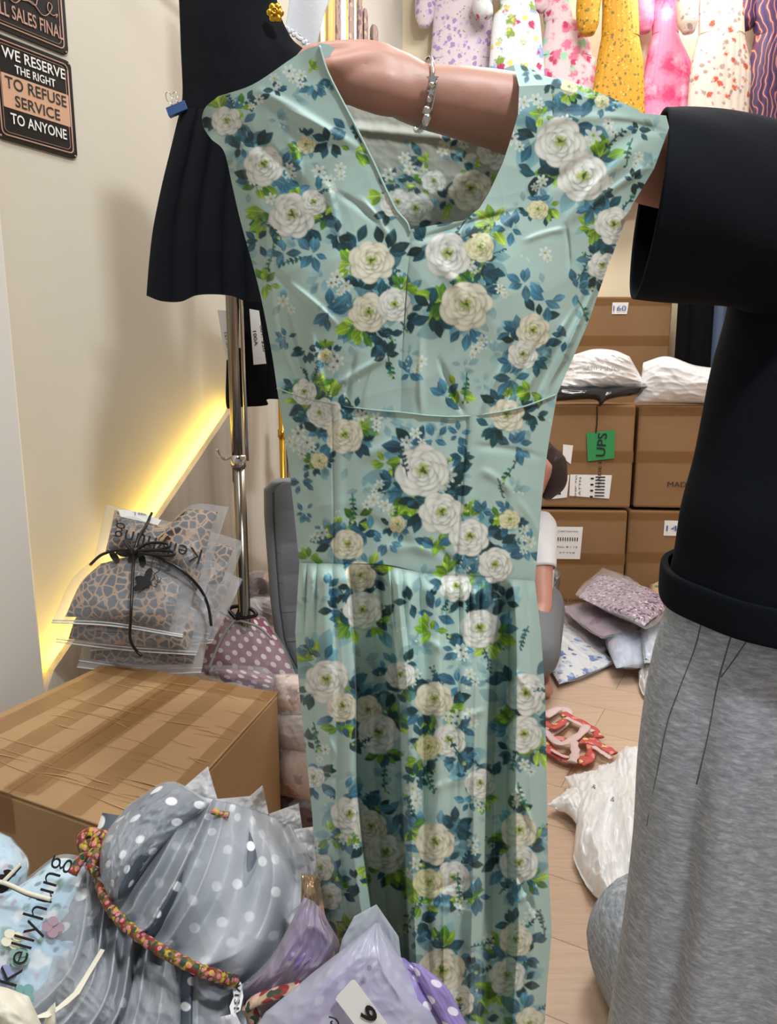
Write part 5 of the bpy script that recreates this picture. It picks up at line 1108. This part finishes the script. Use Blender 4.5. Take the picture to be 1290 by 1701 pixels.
pillow('garment_edge', coons([(682,1598),(700,1640),(740,1710),(780,1800)], [(700,1603),(742,1640),(775,1701),(830,1800)], [(682,1598),(700,1603)], [(780,1800),(830,1800)], 20, 60), 'Y', lambda x, y: YP(x, y)-.006, .006, m_purple, pk, 77, .002)
patch_px('number_label', [(557,1660),(560,1654),(583,1629),(588,1628),(592,1632),(668,1735),(640,1770)], 'Y', YP, .034, m_label, pk)
text_px('176', (625, 1706), 24, (-.62, -1.0), 'Y', YP, .0355, m_print_k, pk, wpx=78, bold=.03, diry=(.95, -.30) if 0 else None)
patch_px('vent_hole_print', [(613+4*math.cos(t_), 1608+5.5*math.sin(t_)) for t_ in np.linspace(0, 6.28, 19)[:-1]], 'Y', YP, .0325, plain('grey_dot_print', '9596ab', .5), pk)
pa = np.array([(546,1689),(556,1692),(562,1700),(556,1704),(549,1699),(552,1696)], float); tube('printed_curl', project('Y', YP, pa[:, 0], pa[:, 1], .034), .0007, m_print_k, pk, 6, n=30)
st = thing('floral_strap', 'red and cream floral cloth strap beside the lilac package', 'strap', P(440, 1670, .62))
m_strap2 = fabric('rose_print_strap', 'b8a088', [(50, .42, '8e2f2f', 1), (62, .34, '2f4634', 2), (70, .30, 'd8b0a0', 3)], rough=.6)
for pp in ([(498,1640),(460,1650),(425,1662),(412,1672)], [(412,1672),(420,1690),(430,1720)]):
    pa = np.array(pp, float); tube('band', project('Y', .622, pa[:, 0], pa[:, 1], .0), .0075, m_strap2, st, 12, n=40, flat=.5)
wf_ = thing('white_film_corner', 'white film corner at the bottom edge below the size label', 'film', P(395, 1700, .6))
pillow('film', quadc((362,1690),(391,1683),(430,1760),(350,1770), nu=20, nv=20), 'Y', .61, .003, m_film_hi, wf_, 79, .003, .4)

# ------------------------------------------------------------------ boxes at the back
def far_box(label, x0, x1, z0, z1, yf, dep, skew=0.0, group='brown cartons stacked at the back wall'):
    r = thing('cardboard_carton', label, 'cardboard box', ((x0+x1)/2, yf+dep/2, z0), group)
    a, b = np.array([x0, yf+skew, z0+.002]), np.array([x1, yf, z0+.002]); d = b-a; n_ = np.array([-d[1], d[0], 0])/np.linalg.norm(d)*dep
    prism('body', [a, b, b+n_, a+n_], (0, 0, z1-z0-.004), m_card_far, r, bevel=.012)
    nn_ = -n_/dep
    def on(u, v, off=.003): q_ = a+d*u+nn_*off; q_[2] = z0+(z1-z0)*v; return q_
    for (v0, v1) in ((.45, .56),): prism('tape_strip', [on(.0, v0), on(1, v0), on(1, v1), on(0, v1)], -nn_*.001, m_tape, r)
    prism('tape_strip', [on(.01, .90), on(.99, .90), on(.99, .985), on(.01, .985)], -nn_*.001, m_tape, r)
    return r, on, d/np.linalg.norm(d)
def label_on(r, on, d, u0, u1, v0, v1, lines, nm='paper_label', tilt=0):
    c = [on(u0, v0+tilt, .005), on(u1, v0-tilt*.2, .005), on(u1+.01, v1-tilt*.2, .005), on(u0, v1, .005)]; n_ = np.cross(c[1]-c[0], c[3]-c[0]); n_ /= np.linalg.norm(n_)
    lb_ = prism(nm, c, n_*-.0008*(1 if n_[1] < 0 else -1), m_label, r)
    for (cu, cv, h, wd, s, ang) in lines:
        M = frame(on(u0+(u1-u0)*cu, v0+(v1-v0)*cv, .0075), (d if not ang else (0, 0, 1)), ((0, 0, 1) if not ang else -d))
        text(s, M, h, m_ink, lb_, width=wd, depth=.0003)
YF = 3.55
zt_ = P(1120, 672, YF)[2]; zm = P(1120, 848, YF)[2]
xa, xb, xc, xd = P(800, 750, YF)[0], P(1052, 750, YF)[0], P(1066, 750, YF)[0], P(1300, 750, YF)[0]
b1 = far_box('upper left brown carton with green card and two white shipping labels', xa, xb, zm+.01, zt_, YF, .5, .05)
b2 = far_box('lower left brown carton with one square white label', xa, xb-.01, 0, zm, YF, .5, .05)
b3 = far_box('upper right brown carton printed MADE, beside the green-card carton', xc-.03+.03, xd, zm-.0, zt_-.005, YF, .5, .08)
b4 = far_box('lower right brown carton with small white number sticker', xc-.02, xd, 0, zm-.012, YF, .5, .08)
u = lambda px: (P(px, 750, YF)[0]-xa)/(xb-xa)
label_on(*b1, u(950), u(1016), .10, .33, [(.55, .45, .012, .10, '||||', 1), (.25, .5, .010, .09, 'ATTN', 1), (.75, .5, .05, .10, 'IIIIIII', 1), (.15, .5, .008, .11, 'SHIP TO', 1)], tilt=.02)
label_on(*b1, u(912), u(946), .10, .32, [(.6, .5, .02, .08, 'IIII', 1), (.3, .5, .010, .09, 'ROUTE', 1)], tilt=-.02)
label_on(*b1, u(936), u(950), .44, .62, [], tilt=.05)
on = b1[1]; prism('green_card', [on(u(977), .46, .012), on(u(1020), .49, .012), on(u(1019), .76, .012), on(u(973), .73, .012)], (0, .001, 0), plain('green_card', '2b8a4c', .6), b1[0])
text('UPS', frame(on(u(998), .62, .015), (0.05, 0, 1), -b1[2]+[0, 0, .05]), .045, m_ink, b1[0], width=.115, bold=.01)
tube('black_ribbon', [on(u(988), .99, .012), on(u(989), .85, .012), on(u(988), .73, .014)], .003, m_cord_black, b1[0], 8, n=10)
text('MADE IN', frame(on(u(998), .36, .006), (0, 0, 1), -b1[2]), .016, m_ink, b1[0], width=.16)
label_on(*b2, u(930), u(975), .50, .83, [(.5, .86, .008, .10, 'CARTON NO', 0), (.5, .62, .02, .10, 'IIIIIIIII', 0), (.5, .38, .009, .10, 'No: 8 / 12', 0), (.5, .2, .007, .08, 'STYLE', 0)])
text('IN CHINA', frame(b2[1](u(968), .07, .006), b2[2], (0, 0, 1)), .018, m_ink, b2[0], width=.12)
u2 = lambda px: (P(px, 750, YF)[0]-xc)/(xd-xc)
text('MADE IN', frame(b3[1](u2(1148), .24, .008), b3[2], (0, 0, 1)), .026, m_ink, b3[0], width=.17)
label_on(*b4, u2(1124), u2(1165), .74, .90, [])
text('140', frame(b4[1](u2(1142), .82, .009), b4[2], (0, 0, 1)), .030, m_bluink, b4[0], width=.09)
# rear stack, only its top carton clears the bags
x0_, x1_ = P(930, 550, 4.1)[0]-.05, P(1114, 550, 4.1)[0]
yr = 3.72+.38; zk = P(1100, 492, yr)[2]
rb_ = far_box('lowest carton of the rear stack', x0_, x1_, 0, .55, yr-.0, .17); far_box('middle carton of the rear stack', x0_, x1_, .55, 1.12, yr, .17)
rt = far_box('top carton of the rear stack with small white 160 sticker', x0_, x1_, 1.12, zk, yr, .17)
u3 = lambda px: (P(px, 510, yr)[0]-x0_)/(x1_-x0_)
label_on(*rt, u3(1016), u3(1041), .80, .93, [])
text('160', frame(rt[1](u3(1028), .865, .012), rt[2], (0, 0, 1)), .028, m_bluink, rt[0], width=.07)
GW = 'poly bags lying on top of the brown cartons'
def film_thing(label, q, mode, Yf, t_, mat, seed, cat='poly bag', group=None, wr=.006, name='poly_bag', txt=None, **k):
    c = q[q.shape[0]//2, q.shape[1]//2]; r = thing(name, label, cat, project(mode, Yf, c[0], c[1], 0), group)
    pillow('bag', q, mode, Yf, t_, mat, r, seed, wr, **k); return r
m_white_gloss = plain('glossy_white_film', 'e8e6e6', .16, bump=.8, bs=30)
m_blackfilm = plain('dark_grey_film', '2c2e33', .15, bump=.5, bs=25)
wb = film_thing('crinkled white bag with faint print, on the green-card carton', coons([(950,590),(938,625),(925,652)], [(1045,592),(1060,618),(1074,645)], [(950,590),(985,580),(1020,582),(1045,592)], [(925,652),(1000,648),(1074,645)], 70, 50), 'Y', 3.62, .10, m_white_gloss, 81, group=GW, wr=.024, wf=1.1, back=.6)
text_px('SHIPPING', (998, 612), 7, (1, .05), 'Y', 3.62, .115, plain('faint_print', 'a9a59a', .5), wb, wpx=60)
film_thing('dark grey film bag squashed under the crinkled white bag', coons([(915,640),(905,668)], [(1075,642),(1062,655)], [(915,640),(1075,642)], [(905,668),(985,664),(995,678),(1010,664),(1062,655)], 70, 30), 'Y', 3.60, .09, m_blackfilm, 82, group=GW, wr=.01, back=.5)
film_thing('long white bag on the upper right carton, partly behind the black tee', coons([(1068,602),(1062,640),(1052,669)], [(1240,615),(1240,640),(1240,676)], [(1068,602),(1108,592),(1160,608),(1240,615)], [(1052,669),(1140,671),(1240,676)], 70, 50), 'Y', 3.64, .10, m_white_gloss, 83, group=GW, wr=.022, wf=1.0, back=.5)

# ------------------------------------------------------------------ things lying on the floor
m_seq = fabric('lilac_sequin_floral', 'a79aa8', [(38, .36, '6b4f70', 1), (50, .30, 'd9d0d8', 2), (60, .26, '4c3a55', 3)], rough=.4, coat=.6)
m_bw = fabric('blue_white_floral', 'dfe2e6', [(15, .34, '3a68b4', 1), (22, .32, 'a9c3e2', 2), (19, .22, '1f3f8c', 5)], rough=.35, coat=.5)
m_pb = fabric('pale_blue_peach_floral', 'b3c1d8', [(16, .30, 'd9b4ac', 1), (18, .3, 'd9e2ee', 2)], rough=.5, soft=.08)
m_yf = fabric('yellow_green_floral', 'cfae6a', [(22, .36, '55713a', 1), (26, .3, 'e0cfa0', 2)])
GF = 'packaged garments dropped on the floor before the cartons'
fz = lambda s: film('floor_film_%s' % s, 'f0eef0', .16, .08, 1, 45)
package('lowest purple-grey sequined package, bottom of the pile of three', quadc((922,1010),(1080,1000),(1085,1062),(985,1085), bow=.05), 'z', .04, .03, plain('plum_grey_cloth', '6f5d69', .5, var=.1), fz('a'), 91, .92, GF, False, wr=.010)
package('middle purple-grey package between the other two sequined ones', quadc((928,1010),(1080,990),(1098,1035),(1000,1062), bow=.03), 'z', .118, .026, plain('mauve_grey_cloth', '8a7684', .5, var=.1), fz('b'), 92, .92, GF, False, wr=.012)
package('lilac package with dark purple flowers and glitter, top of the pile', quadc((955,990),(1000,948),(1122,1002),(1072,1045), bow=.03), 'z', .205, .032, m_seq, fz('c'), 93, .93, GF, False, wr=.014)
package('white package with bright blue petals, left of the pile beside the dress', quadc((880,1050),(938,1030),(1022,1100),(928,1138), bow=.04), 'z', .03, .035, m_bw, fz('d'), 94, .93, GF, False, wr=.010)
package('pale blue and peach package in front of the lilac pile', quadc((1000,1045),(1075,1035),(1090,1100),(1022,1112), bow=.08), 'z', .07, .04, m_pb, film('pale_film', 'dfe4ee', .3), 95, .92, GF, False, wr=.010)
package('pale blue package with white zip edge, against the sweatpants', quadc((1058,1012),(1118,1035),(1110,1105),(1070,1100), bow=.03), 'z', .12, .02, m_pb, film('pale_film_b', 'e4e8ee', .45), 96, .92, GF, True, wr=.006)
film_thing('small crumpled clear bag on the floor below the pale blue packages', quadc((1060,1120),(1100,1098),(1110,1160),(1072,1155), bow=.2), 'z', .03, .04, m_white_bag, 97, wr=.02)
film_thing('silvery crinkled bag standing beside the crouching person', quadc((905,948),(932,950),(922,1010),(900,1015), bow=.1), 'Y', 3.25, .05, plain('silver_film', '9b9a9a', .2, .6, bump=1, bs=30), 98, wr=.015)
package('yellow and green floral package between the lilac pile and the sweatpants', quadc((1080,970),(1150,962),(1150,1000),(1090,992), bow=.2), 'z', .12, .04, m_yf, fz('e'), 99, .93, GF, False)
m_wpb = plain('white_translucent_poly', 'f4f6f9', .22, bump=.7, bs=26)
bgw = film_thing('large crumpled white poly bag on the floor beside the sweatpants', coons([(938,1292),(960,1345),(952,1420),(975,1470),(1005,1512)], [(1110,1230),(1130,1400),(1120,1540)], [(938,1292),(985,1290),(1030,1252),(1110,1230)], [(1005,1512),(1060,1530),(1120,1540)], 110, 110, False), 'z', .03, .06, m_wpb, 101, wr=.022, wf=1.7)
pillow('torn_corner', coons([(908,1336),(940,1352),(965,1380)], [(950,1310),(975,1330),(1000,1370)], [(908,1336),(930,1325),(950,1310)], [(965,1380),(985,1385),(1000,1370)], 40, 40), 'z', .03, .02, m_wpb, bgw, 102, .014)
for (a_, b_) in ((986, 1314), (1017, 1335)): text_px('&', (a_, b_), 8, (1, .3), 'z', .08, .012, m_print_k, bgw, wpx=7)
hb = thing('heather_bundle', 'rounded blue-grey heather fabric bundle on the floor behind the sweatpants', 'fabric', Pz(1030, 1600, 0))
pillow('folded_fabric', coons([(1050,1482),(985,1525),(975,1562),(1000,1620),(1030,1690)], [(1110,1475),(1125,1600),(1100,1700)], [(1050,1482),(1080,1476),(1110,1475)], [(1030,1690),(1065,1700),(1100,1700)], 70, 70), 'z', .10, .10, m_heather2, hb, 103, .006, pw=2.6)
# pink strappy garment
sg2 = thing('strappy_garment', 'crumpled red, pink and white strappy garment lying on the floor', 'garment', Pz(950, 1220, 0))
m_red = fabric('red_pink_print', 'c4574f', [(22, .3, 'e58f84', 1), (26, .22, 'ead08a', 2), (30, .2, 'b32c3c', 3)], rough=.5); m_pinkw = plain('pinkish_white_satin', 'dcc3c2', .45, var=.05)
for i, (pp, mt, r_) in enumerate((([(905,1190),(925,1178),(940,1180),(942,1195),(918,1215),(905,1228)], m_pinkw, .020), ([(935,1185),(965,1200),(985,1212),(995,1225)], m_red, .018), ([(940,1192),(968,1206),(985,1215)], m_pinkw, .010),
     ([(905,1215),(930,1235),(960,1222),(975,1205)], m_pinkw, .016), ([(905,1232),(920,1252),(955,1264),(970,1258)], m_red, .022), ([(955,1232),(975,1230),(1000,1240),(1020,1252)], m_red, .020),
     ([(985,1240),(1003,1252),(1014,1260)], m_pinkw, .010), ([(952,1232),(955,1250),(950,1266)], m_pinkw, .016), ([(965,1225),(982,1240),(976,1262),(962,1268)], m_red, .018), ([(908,1222),(935,1228),(965,1232),(990,1228)], m_red, .016),
     ([(915,1245),(935,1256),(950,1258)], m_pinkw, .008), ([(905,1200),(920,1208),(938,1196)], m_red, .016))):
    pa = np.array(pp, float); co = Pz(pa[:, 0], pa[:, 1], .022+.006*(i % 4)); tube('strap' if r_ < .017 else 'gathered_band', co, r_*(.85+.12*np.sin(np.arange(40)*.5+i)), mt, sg2, 12, n=40, flat=.28)

# ------------------------------------------------------------------ garments on the back wall
GYW = 4.12
def swirl(name, stops, sc=5, dist=9):
    t = NT(name); v = t.uv(); wv = t.n('ShaderNodeTexWave'); wv.inputs['Scale'].default_value = sc; wv.inputs['Distortion'].default_value = dist; wv.inputs['Detail Scale'].default_value = 1.2
    t.l(v, wv.inputs['Vector']); return t.set(t.ramp(wv.outputs['Fac'], stops), .6)
m_w1 = fabric('lavender_floral', 'd9cdd6', [(26, .34, 'a98cc0', 1), (32, .26, 'c9b3d6', 2), (40, .16, '8f9a5c', 3)])
m_w2 = fabric('bright_watercolour_floral', 'e3e6ea', [(11, .34, '8aa6dc', 1), (12, .30, '7f9f3e', 2), (13, .26, 'b03060', 4), (15, .2, 'd8cf6a', 5)], soft=.06)
m_w3 = fabric('pink_mint_floral', 'e4cdd2', [(13, .36, 'e0789a', 1), (14, .30, '9fd6b4', 2), (18, .26, 'c03a64', 3)], soft=.07)
m_w4 = fabric('mustard_ditsy_print', 'c9931f', [(36, .26, '7a6a2c', 1), (42, .22, 'e2b85a', 2), (48, .16, '8a3f1c', 3)])
m_w5 = fabric('pink_bloom_print', 'e58bb0', [(8, .36, 'd93f74', 1), (10, .30, 'f0b3cb', 2)], soft=.16)
m_w6 = fabric('cream_red_floral', 'dccfc4', [(16, .24, 'c4553f', 1), (20, .24, 'a58d86', 2), (26, .2, 'b98d93', 3)], soft=.06)
m_w7 = swirl('purple_orange_swirl', [(0, rgb('3a2850')), (.35, rgb('4b3060')), (.5, rgb('b5694f')), (.6, rgb('d39a7c')), (.72, rgb('6e2f4a')), (1, rgb('2c2347'))])
def wall_garment(label, rows_, mat, waist, sleeves=(), npl=11, Y=GYW, amp=.08, group='patterned dresses hung along the back wall'):
    if group.startswith('patterned'):
        wall_garment.k = getattr(wall_garment, 'k', 0)+1; Y = Y+(.07 if wall_garment.k % 2 else -.07)
    r = thing('hanging_dress', label, 'dress', P((rows_[0][1]+rows_[0][2])/2, rows_[0][0], Y), group)
    for nm, seg in (('bodice', [q_ for q_ in rows_ if q_[0] <= waist]), ('skirt', [q_ for q_ in rows_ if q_[0] >= waist])):
        if len(seg) < 2: continue
        rg = []
        for (py, xl, xr) in seg:
            wd_ = 5 if py > 60 and 'patterned' in group else 0; a, b = P(xl-wd_, py, Y), P(xr+wd_, py, Y); rg.append(((a+b)/2, (b-a)/2, (0, .055, 0)))
        k = 1 if nm == 'skirt' else .35
        ell_loft(nm, rg, mat, r, 140, lambda th, v, k=k: amp*k*(np.abs(np.sin(th*npl+.6*np.sin(v*3)))-.5)*(np.sin(th)**2)*(.5+.5*v)+.03*k*np.sin(th*3+v*4), 60)
    tp, bt_ = rows_[0], P((rows_[0][1]+rows_[0][2])/2, rows_[0][0], Y)
    tube('hanging_loop', [(bt_[0], Y, bt_[2]-.02), (bt_[0], Y, 3.44)], .002, m_silver, r, 6)
    for pts_, rad in sleeves:
        pa = np.array(pts_, float); tube('sleeve', P(pa[:, 0], pa[:, 1], Y-.01), np.interp(np.linspace(0, 1, 30), [0, .5, .85, 1], [rad*.8, rad, rad*.9, rad*.5]), mat, r, 16, n=30, flat=.8)
    return r
wall_garment('lavender floral dress with short sleeve, first from the left on the back wall', [(-92,740,795),(-30,722,812),(70,722,814),(100,719,815),(150,712,822),(300,700,835)], m_w1, 100, [([(726,-60),(708,-10),(704,45)], .055)])
wall_garment('white dress with blue, green and berry blooms, second from the left', [(-60,835,880),(12,828,888),(35,818,896),(130,816,900),(300,800,915)], m_w2, 130, [([(822,-30),(800,5),(812,28)], .06)])
wall_garment('pink and mint one-shoulder dress left of the mustard one', [(-80,905,940),(25,902,950),(45,904,972),(95,900,978),(118,898,984),(300,880,1000)], m_w3, 95, [([(915,-70),(893,-10),(905,18)], .05)])
wall_garment('mustard yellow ditsy print dress with puffed sleeves', [(-92,1000,1050),(0,1000,1058),(62,1004,1056),(110,994,1062),(180,985,1064),(320,975,1072)], m_w4, 62, [([(1000,-70),(978,0),(976,58)], .062)])
wall_garment('bright pink bloom print dress between the mustard and the cream ones', [(-92,1080,1130),(0,1083,1130),(58,1083,1126),(120,1074,1146),(190,1064,1152),(330,1052,1158)], m_w5, 58, [([(1084,-70),(1069,0),(1070,54)], .058)])
wall_garment('cream dress with small red flowers and puffed sleeve', [(-92,1160,1220),(0,1160,1232),(58,1160,1236),(120,1150,1240),(200,1144,1236),(330,1138,1242)], m_w6, 58, [([(1160,-70),(1142,0),(1143,55)], .058)])
wall_garment('purple and orange swirl dress at the right end of the back wall', [(-92,1240,1300),(0,1240,1312),(60,1254,1312),(120,1246,1318),(215,1232,1325),(350,1225,1330)], m_w7, 60, [([(1248,-70),(1236,0),(1238,50)], .06)])
rl = thing('clothes_rail', 'long metal rail high on the back wall carrying the patterned dresses', 'clothes rail', (1.4, GYW, 3.44))
tube('rail', [(P(690, 0, GYW)[0], GYW, 3.44), (P(1340, 0, GYW)[0], GYW, 3.44)], .012, m_chrome, rl, 12); tube('bracket', [(1.0, GYW, 3.44), (1.0, BY, 3.44)], .008, m_chrome, rl, 8); tube('bracket', [(2.0, GYW, 3.44), (2.0, BY, 3.44)], .008, m_chrome, rl, 8)
# dark clothes at the right, behind the bags
GD = 'dark clothes hung at the right behind the cartons'
for i, (xl, xr, mt, lb) in enumerate(((1128,1146,m_black,'narrow black garment at the left of the dark clothes by the rear cartons'), (1144,1186,m_black,'wide black pleated garment in the middle of the dark clothes'), (1184,1206,plain('slate_blue_cloth', '4a5a72', .8),'slate blue garment right of the black pleated one'), (1204,1290,m_blackd,'black garment mostly behind the arm and tee of the standing person'))):
    wall_garment(lb, [(410,xl+6,xr-2),(500,xl,xr),(600,xl-7,xr-5),(652,xl-10,xr-7)], mt, 410, npl=5, Y=3.98-.02*i, group=GD)
for o in [o for o in C.objects if o.name.startswith('hanging_loop')]:
    if o.parent and o.parent.get('group') == GD: bpy.data.objects.remove(o)
r2 = thing('clothes_rail', 'low metal rail carrying the dark clothes at the right', 'clothes rail', (2.0, 3.95, P(1200, 408, 3.96)[2])); zr = P(1200, 408, 3.96)[2]+.01
tube('rail', [(P(1128, 408, 3.98)[0], 3.95, zr), (P(1330, 408, 3.96)[0], 3.95, zr)], .011, m_chrome, r2, 12); tube('upright', [(P(1330, 408, 3.96)[0], 3.95, 0), (P(1330, 408, 3.96)[0], 3.95, zr)], .011, m_chrome, r2, 12)
# lit gold framed panels and mauve garments along the far left wall
GL2 = 'lit mirrors along the far left wall'
for i, (xl, xr, yb, Yd, lb) in enumerate(((532,542,330,2.95,'white lit mirror in a gold frame left of the mauve garments, nearest'), (565,577,330,3.2,'second white lit mirror behind the hand'), (587,593,330,3.4,'narrow third lit mirror farthest right'))):
    r = thing('mirror', lb, 'mirror', P(xl, 100, Yd), GL2); a, b = P(xl, -20, Yd), P(xr, yb, Yd)
    box('frame', ((a[0]+b[0])/2+.012, Yd+.02, (a[2]+b[2])/2), (b[0]-a[0]+.03, .02, a[2]-b[2]+.04), m_gold, r); box('diffuser', ((a[0]+b[0])/2, Yd+.005, (a[2]+b[2])/2), (b[0]-a[0], .012, a[2]-b[2]), m_tubel, r)
m_mv = fabric('mauve_brown_floral', '9c8480', [(24, .32, '6f5560', 1), (30, .3, 'bfae94', 2)])
m_mustard = plain('pale_gold_satin', 'd6b566', .45)
for (xl, xr, yt, Yd, mt, lb) in ((541,556,-50,2.9,m_mustard,'pale gold garment beside the nearest lit mirror'), (556,566,-50,3.1,m_mv,'mauve garment between the first and second lit mirrors'), (577,588,-20,3.25,m_mv,'mauve garment right of the second lit mirror'), (592,602,16,3.4,m_mv,'round shouldered mauve garment behind the knuckles'), (602,611,30,3.5,m_mv,'pinkish garment with round shoulder further back'), (614,628,54,3.65,m_mv,'last and lowest round shouldered garment on the far left wall')):
    r = thing('hanging_garment', lb, 'garment', P((xl+xr)/2, yt, Yd), 'garments along the far left wall'); xm = (xl+xr)/2; h = (xr-xl)/2
    ell_loft('body', [((P(xm, yt-.5, Yd)), ((P(xr, yt, Yd)-P(xl, yt, Yd))*.05), (0, .005, 0)), (P(xm, yt+2, Yd), (P(xr, yt, Yd)-P(xl, yt, Yd))*.28, (0, .03, 0)), (P(xm, yt+8, Yd), (P(xr, yt, Yd)-P(xl, yt, Yd))*.44, (0, .06, 0)), (P(xm, yt+22, Yd), (P(xr, yt, Yd)-P(xl, yt, Yd))*.5, (0, .07, 0)), (P(xm, 330, Yd), (P(xr, 330, Yd)-P(xl, 330, Yd))*.5, (0, .07, 0))], mt, r, 40, lambda th, v: .04*np.sin(th*6)*v, 50)
